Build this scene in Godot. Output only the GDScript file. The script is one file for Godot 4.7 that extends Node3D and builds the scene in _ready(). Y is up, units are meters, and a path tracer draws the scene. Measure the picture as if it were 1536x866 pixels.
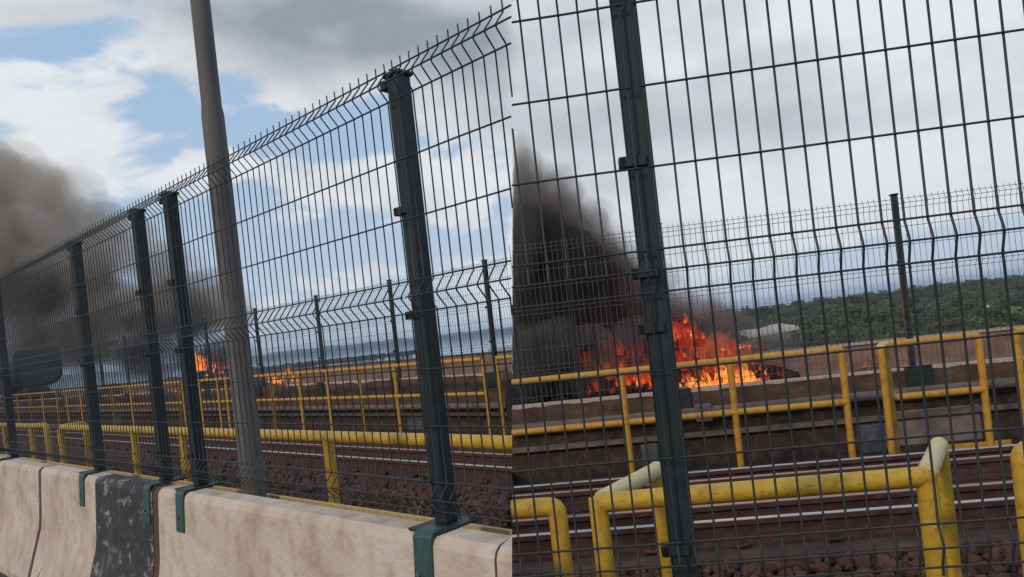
extends Node3D
# A rail and road bridge: mesh fences on concrete barriers, a railway track between yellow handrails, and vehicles burning on the far carriageway.
# Two straight stretches of the bridge meet at a bend straight ahead; each has its own frame: a = metres to the right along it, d = metres across it, y = height.

const EYE := 1.5                 # camera height over the near road
const FOCAL := 1100.0            # focal length, in pixels of a 1536 pixel wide picture
const ROLL := 0.10996            # the camera is tilted 6.3 degrees
const BEND := 0.1104             # slope of the joint between the stretches
const NEAR_STRETCH := {"nx": 0.688, "nz": 0.7257, "turn": -0.7588, "side": -1.0}   # runs away to the left
const FAR_STRETCH := {"nx": 0.1213, "nz": 0.9926, "turn": -0.1216, "side": 1.0}    # runs nearly across the view

var rng := RandomNumberGenerator.new()
var mats := {}
var used := {}

# ---------------------------------------------------------------- mesh building
class Shape:
	var v := PackedVector3Array()
	var n := PackedVector3Array()
	var t := PackedVector2Array()
	var c := PackedColorArray()
	var i := PackedInt32Array()
	func tri(a: int, b: int, e: int) -> void:
		var g := (v[e] - v[a]).cross(v[b] - v[a])
		if g.dot(n[a] + n[b] + n[e]) < 0.0:
			i.append_array([a, e, b])
		else:
			i.append_array([a, b, e])
	func vert(p: Vector3, nn: Vector3, uv := Vector2.ZERO) -> int:
		v.append(p); n.append(nn); t.append(uv)
		return v.size() - 1
	func quad(p0: Vector3, p1: Vector3, p2: Vector3, p3: Vector3, out: Vector3) -> void:
		var g := (p2 - p0).cross(p1 - p0)
		if g.length_squared() < 1e-16:
			g = (p3 - p0).cross(p2 - p0)
		g = g.normalized()
		if g.dot(out) < 0.0:
			g = -g
		var k := vert(p0, g, Vector2(0, 0)); vert(p1, g, Vector2(1, 0)); vert(p2, g, Vector2(1, 1)); vert(p3, g, Vector2(0, 1))
		tri(k, k + 1, k + 2); tri(k, k + 2, k + 3)
	func mesh() -> ArrayMesh:
		var arr := []
		arr.resize(Mesh.ARRAY_MAX)
		arr[Mesh.ARRAY_VERTEX] = v; arr[Mesh.ARRAY_NORMAL] = n; arr[Mesh.ARRAY_TEX_UV] = t; arr[Mesh.ARRAY_INDEX] = i
		if c.size() == v.size():
			arr[Mesh.ARRAY_COLOR] = c
		var m := ArrayMesh.new()
		m.add_surface_from_arrays(Mesh.PRIMITIVE_TRIANGLES, arr)
		return m

func box(s: Shape, lo: Vector3, hi: Vector3, b := 0.0) -> void:            # a box with chamfered edges
	var ctr := (lo + hi) / 2.0
	var h := (hi - lo) / 2.0
	b = minf(b, minf(h.x, minf(h.y, h.z)) * 0.6)
	var ax := [Vector3(1, 0, 0), Vector3(0, 1, 0), Vector3(0, 0, 1)]
	for k in 3:
		var p: Vector3 = ax[k]; var q: Vector3 = ax[(k + 1) % 3]; var r: Vector3 = ax[(k + 2) % 3]
		var hp := h[k]; var hq := h[(k + 1) % 3] - b; var hr := h[(k + 2) % 3] - b
		for sg in [-1.0, 1.0]:
			s.quad(ctr + p * hp * sg - q * hq - r * hr, ctr + p * hp * sg + q * hq - r * hr, ctr + p * hp * sg + q * hq + r * hr, ctr + p * hp * sg - q * hq + r * hr, p * sg)
		if b > 0.0:
			var len := h[k] - b
			for s1 in [-1.0, 1.0]:
				for s2 in [-1.0, 1.0]:
					var e1: Vector3 = ctr + q * (h[(k + 1) % 3]) * s1 + r * hr * s2
					var e2: Vector3 = ctr + q * hq * s1 + r * (h[(k + 2) % 3]) * s2
					s.quad(e1 - p * len, e1 + p * len, e2 + p * len, e2 - p * len, q * s1 + r * s2)
	if b > 0.0:
		for s1 in [-1.0, 1.0]:
			for s2 in [-1.0, 1.0]:
				for s3 in [-1.0, 1.0]:
					var sg3 := Vector3(s1, s2, s3)
					var inner := h - Vector3(b, b, b)
					var nn := sg3.normalized()
					var k0 := s.vert(ctr + Vector3(h.x, inner.y, inner.z) * sg3, nn)
					s.vert(ctr + Vector3(inner.x, h.y, inner.z) * sg3, nn); s.vert(ctr + Vector3(inner.x, inner.y, h.z) * sg3, nn)
					s.tri(k0, k0 + 1, k0 + 2)

func tube(s: Shape, pts: Array, radii: Variant, sides := 8, caps := true) -> void:   # a round bar along a line of points
	var count := pts.size()
	var prev := Vector3.ZERO
	var rings := []
	for k in count:
		var p: Vector3 = pts[k]
		var d0: Vector3 = (p - pts[k - 1]).normalized() if k > 0 else Vector3.ZERO
		var d1: Vector3 = (pts[k + 1] - p).normalized() if k < count - 1 else Vector3.ZERO
		var dir := (d0 + d1).normalized()
		var grow := 1.0
		if k > 0 and k < count - 1:
			grow = 1.0 / maxf(0.5, dir.dot(d0))
		if prev == Vector3.ZERO:
			prev = Vector3(0, 0, 1) if absf(dir.z) < 0.8 else Vector3(0, 1, 0)
		var side := (prev - dir * prev.dot(dir)).normalized()
		var other := dir.cross(side)
		prev = side
		var r: float = radii[k] if radii is Array else radii
		var bend_axis := d1 - d0
		var first := s.v.size()
		for j in sides + 1:
			var w := TAU * j / sides
			var off := side * cos(w) + other * sin(w)
			var stretch := off
			if bend_axis.length() > 0.01 and grow > 1.001:
				var bx := (bend_axis - dir * bend_axis.dot(dir)).normalized()
				stretch = off + bx * off.dot(bx) * (grow - 1.0)
			s.vert(p + stretch * r, off, Vector2(float(j) / sides, float(k) / maxf(1, count - 1)))
		rings.append(first)
		if caps and (k == 0 or k == count - 1):
			var nn := -dir if k == 0 else dir
			var ctr := s.vert(p, nn, Vector2(0.5, float(k) / maxf(1, count - 1)))
			var ring := s.v.size()
			for j in sides:
				var w := TAU * j / sides
				s.vert(p + (side * cos(w) + other * sin(w)) * r, nn, Vector2(0.5, float(k) / maxf(1, count - 1)))
			for j in sides:
				s.tri(ctr, ring + j, ring + (j + 1) % sides)
	for k in count - 1:
		for j in sides:
			var a: int = rings[k] + j; var b: int = rings[k + 1] + j
			s.tri(a, a + 1, b); s.tri(b, a + 1, b + 1)

func prism(s: Shape, outline: Array, za: float, zb: float, axis := 2) -> void:   # an outline (Vector2) pushed along one axis
	var flat := PackedVector2Array(outline)
	var put := func(p: Vector2, z: float) -> Vector3:
		return Vector3(p.x, p.y, z) if axis == 2 else Vector3(z, p.y, p.x)
	var ids := Geometry2D.triangulate_polygon(flat)
	var mid := Vector2.ZERO
	for p in flat:
		mid += p / flat.size()
	for z in [za, zb]:
		var nn: Vector3 = (put.call(Vector2.ZERO, z) - put.call(Vector2.ZERO, (za + zb) / 2)).normalized()
		var first := s.v.size()
		for p in flat:
			s.vert(put.call(p, z), nn, p)
		for k in range(0, ids.size(), 3):
			s.tri(first + ids[k], first + ids[k + 1], first + ids[k + 2])
	var clockwise := Geometry2D.is_polygon_clockwise(flat)
	for k in flat.size():
		var p := flat[k]; var q := flat[(k + 1) % flat.size()]
		var e := q - p
		var o := Vector2(e.y, -e.x) if not clockwise else Vector2(-e.y, e.x)
		var out3: Vector3 = put.call(o, 0.0)
		s.quad(put.call(p, za), put.call(q, za), put.call(q, zb), put.call(p, zb), out3)

func lumps(s: Shape, ctr: Vector3, size: Vector3, rough: float, noise: FastNoiseLite, rows := 8, cols := 12) -> void:   # an uneven ball
	var first := s.v.size()
	for r in rows + 1:
		for q in cols + 1:
			var th := PI * r / rows; var ph := TAU * (q % cols) / cols
			var d := Vector3(sin(th) * cos(ph), cos(th), sin(th) * sin(ph))
			var k := 1.0 + rough * noise.get_noise_3dv(d * 40.0 + ctr * 37.0)
			s.vert(ctr + d * size * k, (d / size).normalized(), Vector2(float(q) / cols, float(r) / rows))
	for r in rows:
		for q in cols:
			var a := first + r * (cols + 1) + q
			s.tri(a, a + 1, a + cols + 1); s.tri(a + 1, a + cols + 2, a + cols + 1)

# ---------------------------------------------------------------- naming
func numbered(called: String) -> String:
	used[called] = used.get(called, -1) + 1
	return called if used[called] == 0 else "%s_%03d" % [called, used[called]]

func tag(o: Node, label: String, category := "", group := "", kind := "") -> void:
	if label: o.set_meta("label", label)
	if category: o.set_meta("category", category)
	if group: o.set_meta("group", group)
	if kind: o.set_meta("kind", kind)

func thing(called: String, label: String, category: String, where := Vector3.ZERO, turn := 0.0, group := "") -> Node3D:
	var o := Node3D.new()
	o.name = numbered(called)
	add_child(o)
	o.position = where
	o.rotation.y = turn
	tag(o, label, category, group)
	return o

func part(called: String, s: Variant, m: Material, parent: Node) -> MeshInstance3D:
	var o := MeshInstance3D.new()
	o.mesh = s.mesh() if s is Shape else s
	o.material_override = m
	if parent == self:
		o.name = numbered(called)
		add_child(o)
	else:
		var k := 0
		var nm := called
		while parent.has_node(NodePath(nm)):
			k += 1
			nm = "%s_%03d" % [called, k]
		o.name = nm
		parent.add_child(o)
	return o

func copy(o: Node3D, label: String, where: Vector3, turn: float) -> Node3D:
	var c: Node3D = o.duplicate()
	c.name = numbered(String(o.name).rstrip("0123456789").trim_suffix("_"))
	add_child(c)
	c.position = where
	c.rotation.y = turn
	c.set_meta("label", label)
	return c

# ---------------------------------------------------------------- places
func on(fr: Dictionary, a: float, y: float, d: float) -> Vector3:          # frame to world; y is height relative to the eye
	return Vector3(a, EYE + y, -d).rotated(Vector3.UP, fr.turn)

func bend_at(fr: Dictionary, y: float, d: float) -> float:                 # where the stretch ends at the bend
	return (BEND * y - fr.nx * d) / fr.nz

func along(fr: Dictionary, x: float, y: float, d: float) -> float:         # a of the line of sight (survey reading x, y) at distance d across the stretch
	var dx := x - 768.0; var dy := y - 497.0
	var u := dx * cos(ROLL) - dy * sin(ROLL)
	var z: float = d / (fr.nx * u / FOCAL + fr.nz)
	return u * z / FOCAL * fr.nz - z * fr.nx

func height(fr: Dictionary, x: float, y: float, d: float) -> float:
	var dx := x - 768.0; var dy := y - 497.0
	var u := dx * cos(ROLL) - dy * sin(ROLL)
	var w := -dx * sin(ROLL) - dy * cos(ROLL)
	return w / FOCAL * d / (fr.nx * u / FOCAL + fr.nz)

func sweep(s: Shape, fr: Dictionary, outline: Array, end: Variant, other: float, origin: Vector3) -> void:   # an outline of (d, y) pushed along the stretch from end (null: the bend) to other; rounded vertices shade flat
	var m := outline.size()
	var ring := func(k: int, at_end: bool) -> Vector3:
		var p: Vector2 = outline[k % m]
		var limit := bend_at(fr, p.y, p.x)
		var a: float = other
		if at_end:
			a = limit if end == null else float(end)
		a = minf(a, limit) if fr.side < 0 else maxf(a, limit)
		return Vector3(a, EYE + p.y, -p.x) - origin
	var area := 0.0
	for k in m:
		var p: Vector2 = outline[k]; var q: Vector2 = outline[(k + 1) % m]
		area += p.x * q.y - q.x * p.y
	for k in m:
		var p: Vector2 = outline[k]; var q: Vector2 = outline[(k + 1) % m]
		var e := q - p
		var o := Vector2(e.y, -e.x) if area > 0 else Vector2(-e.y, e.x)
		s.quad(ring.call(k, true), ring.call(k + 1, true), ring.call(k + 1, false), ring.call(k, false), Vector3(0, o.y, -o.x))
	var ids := Geometry2D.triangulate_polygon(PackedVector2Array(outline))
	for at_end in [true, false]:
		var dirx: float = (1.0 if at_end else -1.0) * (1.0 if (ring.call(0, true) as Vector3).x > (ring.call(0, false) as Vector3).x else -1.0)
		var first := s.v.size()
		for k in m:
			s.vert(ring.call(k, at_end), Vector3(dirx, 0, 0))
		for k in range(0, ids.size(), 3):
			s.tri(first + ids[k], first + ids[k + 1], first + ids[k + 2])

# ---------------------------------------------------------------- materials
func noise_tex(freq: float, ramp: Array, octaves := 5, size := 512, kind := FastNoiseLite.TYPE_SIMPLEX_SMOOTH, sd := 1) -> NoiseTexture2D:
	var f := FastNoiseLite.new()
	f.noise_type = kind; f.frequency = freq; f.fractal_octaves = octaves; f.seed = sd
	var t := NoiseTexture2D.new()
	t.width = size; t.height = size; t.seamless = true; t.noise = f
	var g := Gradient.new()
	var offs := PackedFloat32Array(); var cols := PackedColorArray()
	for r in ramp:
		offs.append(r[0]); cols.append(r[1].linear_to_srgb())
	g.offsets = offs; g.colors = cols
	t.color_ramp = g
	return t

func bumps(freq: float, octaves := 4, sd := 3) -> NoiseTexture2D:
	var f := FastNoiseLite.new()
	f.frequency = freq; f.fractal_octaves = octaves; f.seed = sd
	var t := NoiseTexture2D.new()
	t.width = 512; t.height = 512; t.seamless = true; t.noise = f
	return t

func lin(r: float, g: float, b: float) -> Color:
	return Color(r, g, b)

func plain(col: Color, rough := 0.7, metal := 0.0) -> StandardMaterial3D:
	var m := StandardMaterial3D.new()
	m.albedo_color = col.linear_to_srgb(); m.roughness = rough; m.metallic = metal
	return m

func patterned(ramp: Array, freq: float, scale: float, rough := 0.8, bump := 0.0, sd := 1, stretch := Vector3.ONE) -> StandardMaterial3D:
	var m := StandardMaterial3D.new()
	m.albedo_texture = noise_tex(freq, ramp, 5, 512, FastNoiseLite.TYPE_SIMPLEX_SMOOTH, sd)
	m.uv1_triplanar = true; m.uv1_world_triplanar = false
	m.uv1_scale = stretch * scale
	m.roughness = rough
	if bump > 0.0:
		m.heightmap_enabled = true
		m.heightmap_texture = bumps(freq * 2.5, 4, sd + 7)
		m.heightmap_scale = bump
	return m

func make_materials() -> void:
	mats.concrete = patterned([[0.0, lin(0.43, 0.34, 0.265)], [0.30, lin(0.50, 0.41, 0.325)], [0.55, lin(0.555, 0.47, 0.38)], [1.0, lin(0.63, 0.555, 0.465)]], 0.006, 0.5, 0.85, 0.15, 2, Vector3(1.0, 1.3, 1.0))
	var c: StandardMaterial3D = mats.concrete
	c.detail_enabled = true
	c.detail_blend_mode = BaseMaterial3D.BLEND_MODE_MUL
	c.detail_uv_layer = BaseMaterial3D.DETAIL_UV_2
	c.uv2_triplanar = true; c.uv2_scale = Vector3(0.9, 0.75, 0.9)
	c.detail_albedo = noise_tex(0.007, [[0.0, lin(0.72, 0.61, 0.53)], [0.28, lin(0.88, 0.81, 0.76)], [0.45, lin(0.96, 0.94, 0.92)], [0.6, lin(1, 1, 1)], [0.88, lin(1, 0.98, 0.96)], [0.92, lin(0.84, 0.79, 0.75)], [1.0, lin(0.75, 0.7, 0.65)]], 6, 1024, FastNoiseLite.TYPE_SIMPLEX_SMOOTH, 12)
	c.heightmap_texture = bumps(0.09, 5, 40)
	c.heightmap_scale = 0.35
	mats.black_paint = patterned([[0.0, lin(0.020, 0.020, 0.022)], [0.60, lin(0.040, 0.040, 0.042)], [0.69, lin(0.07, 0.066, 0.064)], [0.72, lin(0.24, 0.21, 0.185)], [1.0, lin(0.55, 0.48, 0.42)]], 0.011, 0.8, 0.75, 0.4, 5, Vector3(1.0, 1.5, 1.0))
	mats.black_paint.albedo_texture.noise.fractal_gain = 0.74
	mats.black_paint.albedo_texture.noise.fractal_octaves = 7
	mats.rust_joint = patterned([[0.0, lin(0.06, 0.03, 0.02)], [1.0, lin(0.15, 0.075, 0.05)]], 0.03, 3.0, 0.9, 0.2, 6)
	mats.fence_green = patterned([[0.0, lin(0.007, 0.012, 0.012)], [0.6, lin(0.013, 0.021, 0.021)], [1.0, lin(0.022, 0.033, 0.032)]], 0.012, 2.0, 0.55, 0.0, 8)
	mats.bracket_green = patterned([[0.0, lin(0.02, 0.055, 0.048)], [0.6, lin(0.035, 0.085, 0.075)], [1.0, lin(0.06, 0.11, 0.10)]], 0.015, 3.0, 0.5, 0.03, 9)
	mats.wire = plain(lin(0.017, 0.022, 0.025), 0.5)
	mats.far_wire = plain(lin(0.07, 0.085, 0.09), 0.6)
	mats.bolt = plain(lin(0.25, 0.25, 0.24), 0.45, 0.7)
	mats.pole = patterned([[0.0, lin(0.07, 0.064, 0.059)], [0.5, lin(0.118, 0.108, 0.10)], [1.0, lin(0.17, 0.157, 0.147)]], 0.01, 1.2, 0.75, 0.1, 11, Vector3(1, 0.12, 1))
	mats.yellow = patterned([[0.0, lin(0.16, 0.08, 0.02)], [0.28, lin(0.46, 0.275, 0.024)], [0.55, lin(0.56, 0.345, 0.028)], [1.0, lin(0.64, 0.42, 0.05)]], 0.012, 2.2, 0.5, 0.05, 13)
	mats.far_yellow = patterned([[0.0, lin(0.2, 0.10, 0.02)], [0.35, lin(0.46, 0.235, 0.022)], [1.0, lin(0.54, 0.30, 0.04)]], 0.012, 1.5, 0.55, 0.0, 14)
	for y in [mats.yellow, mats.far_yellow]:
		var ym: StandardMaterial3D = y
		ym.detail_enabled = true
		ym.detail_blend_mode = BaseMaterial3D.BLEND_MODE_MUL
		ym.detail_uv_layer = BaseMaterial3D.DETAIL_UV_2
		ym.uv2_triplanar = true; ym.uv2_scale = Vector3.ONE * 3.1
		ym.detail_albedo = noise_tex(0.03, [[0.0, lin(0.3, 0.18, 0.12)], [0.16, lin(0.46, 0.3, 0.22)], [0.20, lin(0.85, 0.81, 0.75)], [0.33, lin(0.95, 0.93, 0.9)], [0.5, lin(1, 1, 1)], [1.0, lin(1, 1, 1)]], 6, 512, FastNoiseLite.TYPE_SIMPLEX_SMOOTH, 61)
	mats.pale_cap = patterned([[0.0, lin(0.52, 0.42, 0.16)], [1.0, lin(0.70, 0.62, 0.38)]], 0.02, 3.0, 0.6, 0.05, 15)
	mats.cream = patterned([[0.0, lin(0.30, 0.19, 0.06)], [0.4, lin(0.50, 0.35, 0.14)], [1.0, lin(0.60, 0.46, 0.24)]], 0.02, 2.0, 0.7, 0.05, 62)
	mats.rail_rust = patterned([[0.0, lin(0.030, 0.013, 0.010)], [0.5, lin(0.060, 0.027, 0.021)], [1.0, lin(0.105, 0.052, 0.042)]], 0.02, 1.5, 0.8, 0.1, 16, Vector3(0.4, 1, 1))
	mats.rail_top = plain(lin(0.52, 0.52, 0.53), 0.4, 0.7)
	mats.guard_top = plain(lin(0.40, 0.25, 0.22), 0.5, 0.3)
	mats.stone = patterned([[0.0, lin(0.034, 0.014, 0.009)], [0.5, lin(0.078, 0.033, 0.022)], [1.0, lin(0.14, 0.075, 0.055)]], 0.02, 6.0, 0.9, 0.0, 17)
	mats.stone.vertex_color_use_as_albedo = true
	mats.bed = patterned([[0.0, lin(0.025, 0.013, 0.011)], [1.0, lin(0.09, 0.05, 0.042)]], 0.05, 2.0, 0.95, 1.5, 18)
	mats.slab = patterned([[0.0, lin(0.032, 0.018, 0.013)], [0.6, lin(0.066, 0.038, 0.028)], [1.0, lin(0.11, 0.07, 0.054)]], 0.015, 0.7, 0.9, 0.6, 19, Vector3(0.5, 1.5, 1))
	mats.far_wall = patterned([[0.0, lin(0.036, 0.02, 0.012)], [0.5, lin(0.076, 0.044, 0.028)], [1.0, lin(0.13, 0.083, 0.057)]], 0.012, 0.6, 0.9, 0.8, 20, Vector3(0.7, 1.3, 1))
	mats.low_wall = patterned([[0.0, lin(0.024, 0.015, 0.011)], [0.6, lin(0.054, 0.035, 0.026)], [1.0, lin(0.095, 0.066, 0.05)]], 0.016, 0.8, 0.92, 0.8, 21)
	mats.ledge = patterned([[0.0, lin(0.075, 0.058, 0.048)], [0.6, lin(0.14, 0.112, 0.095)], [1.0, lin(0.22, 0.185, 0.16)]], 0.02, 0.8, 0.85, 0.3, 22, Vector3(0.5, 1, 1))
	mats.grey_panel = patterned([[0.0, lin(0.04, 0.045, 0.055)], [1.0, lin(0.11, 0.115, 0.13)]], 0.02, 1.0, 0.8, 0.2, 23)
	mats.pale_panel = patterned([[0.0, lin(0.13, 0.105, 0.09)], [1.0, lin(0.23, 0.19, 0.17)]], 0.01, 0.9, 0.85, 0.2, 24)
	mats.crust = patterned([[0.0, lin(0.28, 0.22, 0.18)], [1.0, lin(0.55, 0.47, 0.40)]], 0.03, 1.5, 0.9, 0.3, 25)
	mats.parapet = patterned([[0.0, lin(0.14, 0.08, 0.055)], [0.5, lin(0.21, 0.13, 0.093)], [1.0, lin(0.28, 0.185, 0.14)]], 0.01, 0.5, 0.9, 0.3, 26)
	mats.asphalt = patterned([[0.0, lin(0.03, 0.03, 0.03)], [1.0, lin(0.07, 0.068, 0.065)]], 0.06, 0.8, 0.9, 0.5, 27)
	mats.char = patterned([[0.0, lin(0.006, 0.006, 0.006)], [0.6, lin(0.02, 0.018, 0.017)], [0.85, lin(0.06, 0.045, 0.038)], [1.0, lin(0.14, 0.11, 0.095)]], 0.02, 1.5, 0.9, 0.6, 28)
	mats.ash = patterned([[0.0, lin(0.03, 0.03, 0.032)], [0.5, lin(0.12, 0.115, 0.11)], [1.0, lin(0.34, 0.31, 0.28)]], 0.02, 2.5, 0.95, 0.8, 29)
	mats.tyre = plain(lin(0.012, 0.012, 0.012), 0.85)
	mats.dark_body = patterned([[0.0, lin(0.04, 0.046, 0.042)], [1.0, lin(0.085, 0.092, 0.082)]], 0.01, 0.5, 0.6, 0.0, 30)
	mats.dark_glass = plain(lin(0.01, 0.012, 0.014), 0.1)
	mats.leaf = plain(lin(1, 1, 1), 0.7)
	mats.leaf.vertex_color_use_as_albedo = true
	mats.leaf.backlight_enabled = true
	mats.leaf.backlight = Color(0.25, 0.3, 0.1)
	mats.bark = patterned([[0.0, lin(0.05, 0.04, 0.03)], [1.0, lin(0.13, 0.11, 0.09)]], 0.03, 1.0, 0.9, 0.0, 31)
	mats.earth = patterned([[0.0, lin(0.03, 0.045, 0.015)], [0.55, lin(0.055, 0.065, 0.025)], [0.8, lin(0.12, 0.10, 0.05)], [1.0, lin(0.2, 0.15, 0.1)]], 0.01, 0.02, 0.95, 0.0, 32)
	mats.hills = patterned([[0.0, lin(0.022, 0.04, 0.02)], [1.0, lin(0.06, 0.085, 0.04)]], 0.02, 0.004, 0.95, 0.0, 33)
	mats.sand = patterned([[0.0, lin(0.30, 0.26, 0.21)], [1.0, lin(0.62, 0.57, 0.50)]], 0.03, 0.03, 0.95, 0.0, 34)
	mats.water = plain(lin(0.34, 0.37, 0.40), 0.06)
	mats.white_wall = plain(lin(0.7, 0.68, 0.64), 0.8)
	mats.roof_tile = plain(lin(0.22, 0.09, 0.05), 0.85)
	mats.weed = plain(lin(0.11, 0.17, 0.05), 0.7)

func glow(r: float, g: float, b: float, e: float, body := 1.0) -> StandardMaterial3D:   # body below 1: a flame, thinning to its tip and in wisps
	var m := StandardMaterial3D.new()
	m.albedo_color = Color(0.02, 0.01, 0.01)
	m.roughness = 1.0
	m.emission_enabled = true
	m.emission = lin(r, g, b).linear_to_srgb()
	m.emission_energy_multiplier = e
	if body < 1.0:
		if not mats.has("wisps"):
			var f := FastNoiseLite.new()
			f.seed = 77; f.frequency = 0.035; f.fractal_octaves = 4
			var im := Image.create(64, 128, false, Image.FORMAT_RGBA8)
			for y in 128:
				for x in 64:
					var v := y / 127.0
					var w := TAU * x / 64.0
					var n := f.get_noise_3d(cos(w) * 22.0, sin(w) * 22.0, v * 55.0)
					var a := smoothstep(0.0, 0.12, v) * pow(1.0 - v, 0.6) * clampf(0.55 + n * 1.5, 0.0, 1.0)
					im.set_pixel(x, y, Color(1, 1, 1, a))
			mats.wisps = ImageTexture.create_from_image(im)
		m.albedo_color.a = body
		m.albedo_texture = mats.wisps
		m.transparency = BaseMaterial3D.TRANSPARENCY_ALPHA
	return m

# ---------------------------------------------------------------- sky
var cloud_a := FastNoiseLite.new()
var cloud_b := FastNoiseLite.new()
# each bank of cloud (or gap): bearing and height of its middle and its half sizes, all as tangents; then cover and greyness
var banks := []

func bank(x: float, y: float, rx: float, ry: float, cover: float, grey: float) -> void:
	var dx := x - 768.0; var dy := y - 497.0
	banks.append([(dx * cos(ROLL) - dy * sin(ROLL)) / FOCAL, (-dx * sin(ROLL) - dy * cos(ROLL)) / FOCAL, rx / FOCAL, ry / FOCAL, cover, grey])

func sky_colour(az: float, el: float) -> Color:
	var p := Vector3(az * 3.0, el * 6.5, 0.0)
	var w := cloud_b.get_noise_3d(p.x * 9.0, p.y * 9.0, 3.0)
	var n := cloud_a.get_noise_3d(p.x * 38.0 + w * 18.0, p.y * 38.0 + w * 13.0, 0.0)
	var n2 := cloud_b.get_noise_3d(p.x * 34.0 + 50.0 + w * 12.0, p.y * 40.0, 11.0)
	var cover := 0.0
	var grey := 0.0
	var wild := 0.36
	if absf(az) < 1.2:
		var tu := tan(az)
		var tv := tan(el) / cos(az)
		var side := smoothstep(-0.014, 0.014, tu - BEND * tv)
		cover += 1.0 * side
		grey += 0.14 * side
		wild -= 0.02 * side
		for b in banks:
			var share: float = side if b[0] - BEND * b[1] > 0.0 else 1.0 - side
			if share < 0.001:
				continue
			var ex: float = (tu - b[0]) / b[2]; var ey: float = (tv - b[1]) / b[3]
			var q := ex * ex + ey * ey
			if q < 6.0:
				var k := exp(-q) * share
				cover += b[4] * k
				grey += b[5] * k
	var c := smoothstep(-0.10, 0.40, n * 1.0 + cover * 0.8 - 0.10)
	var g := clampf(grey + n2 * wild + maxf(0.0, n) * 0.1, 0.0, 1.0)
	var h := clampf(sin(maxf(el, 0.0)), 0.0, 1.0)
	var clear := Color(0.66, 0.78, 0.91).lerp(Color(0.33, 0.54, 0.81), 1.0 - exp(-h * 3.6))
	var cloud := Color(0.93, 0.955, 0.99).lerp(Color(0.36, 0.395, 0.45), g)
	var low := Color(0.68, 0.77, 0.88)
	return clear.lerp(cloud, c).lerp(low, 0.55 * exp(-h * 14.0))

func make_sky() -> PanoramaSkyMaterial:
	cloud_a.seed = 4; cloud_a.frequency = 0.05; cloud_a.fractal_octaves = 6; cloud_a.fractal_gain = 0.6
	cloud_b.seed = 9; cloud_b.frequency = 0.05; cloud_b.fractal_octaves = 5
	# to the left: a grey roof of cloud, blue gaps, white heaps
	bank(90, 18, 330, 42, 1.0, 0.5)
	bank(600, 50, 260, 80, 1.4, 0.85)
	bank(420, 20, 160, 50, 1.0, 0.65)
	bank(740, 130, 90, 80, 1.0, 0.6)
	bank(60, 125, 170, 45, 0.75, -0.1)
	bank(110, 200, 130, 30, 0.5, -0.1)
	bank(120, 262, 200, 45, 0.9, -0.05)
	bank(320, 265, 110, 26, 0.6, -0.1)
	bank(440, 150, 75, 26, 0.75, -0.1)
	bank(600, 262, 190, 34, 0.85, 0.0)
	bank(700, 310, 110, 40, 0.8, 0.15)
	bank(250, 150, 110, 46, -0.6, 0.0)
	bank(110, 100, 120, 20, 0.5, -0.05)
	bank(90, 165, 120, 20, 0.55, -0.05)
	bank(270, 205, 60, 12, 0.5, 0.0)
	bank(380, 200, 110, 30, -0.7, 0.0)
	bank(500, 210, 110, 20, -0.6, 0.0)
	bank(560, 360, 240, 40, -0.5, 0.0)
	bank(420, 430, 320, 40, 0.2, 0.05)
	# to the right: thin pale overcast
	bank(800, 60, 160, 90, 0.3, 0.25)
	bank(950, 170, 210, 110, 0.2, 0.36)
	bank(900, 85, 60, 34, 0.5, -0.3)
	bank(1000, 105, 50, 28, 0.5, -0.3)
	bank(1180, 180, 120, 60, -0.1, 0.2)
	bank(1330, 175, 130, 40, 0.3, 0.14)
	bank(1400, 70, 240, 70, 0.6, -0.1)
	bank(1380, 250, 250, 60, 0.7, -0.15)
	bank(1130, 290, 190, 60, 0.5, -0.15)
	bank(1450, 360, 230, 42, -1.0, 0.0)
	bank(1250, 410, 330, 34, -0.7, 0.0)
	var small := Image.create(512, 256, false, Image.FORMAT_RGBF)
	for r in 256:
		var el := PI / 2 - (r + 0.5) / 256.0 * PI
		for q in 512:
			var az := (q + 0.5) / 512.0 * TAU
			small.set_pixel(q, r, sky_colour(az if az < PI else az - TAU, el) if el > -0.02 else Color(0.2, 0.21, 0.2))
	small.resize(4096, 2048, Image.INTERPOLATE_BILINEAR)
	for r in range(430, 1026):
		var el := PI / 2 - (r + 0.5) / 2048.0 * PI
		for q in range(-500, 500):
			var az := (q + 0.5) / 4096.0 * TAU
			small.set_pixel((q + 4096) % 4096, r, sky_colour(az, el))
	var m := PanoramaSkyMaterial.new()
	m.panorama = ImageTexture.create_from_image(small)
	return m

# ---------------------------------------------------------------- the builders
var left_rows := [0.893, 0.843, 0.793, 0.597, 0.401, 0.200, 0.147, 0.095, -0.092, -0.278, -0.464, -0.513, -0.560]
var right_rows := [0.865, 0.815, 0.765, 0.561, 0.362, 0.160, 0.108, 0.056, -0.135, -0.352, -0.560, -0.612, -0.662]

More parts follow.
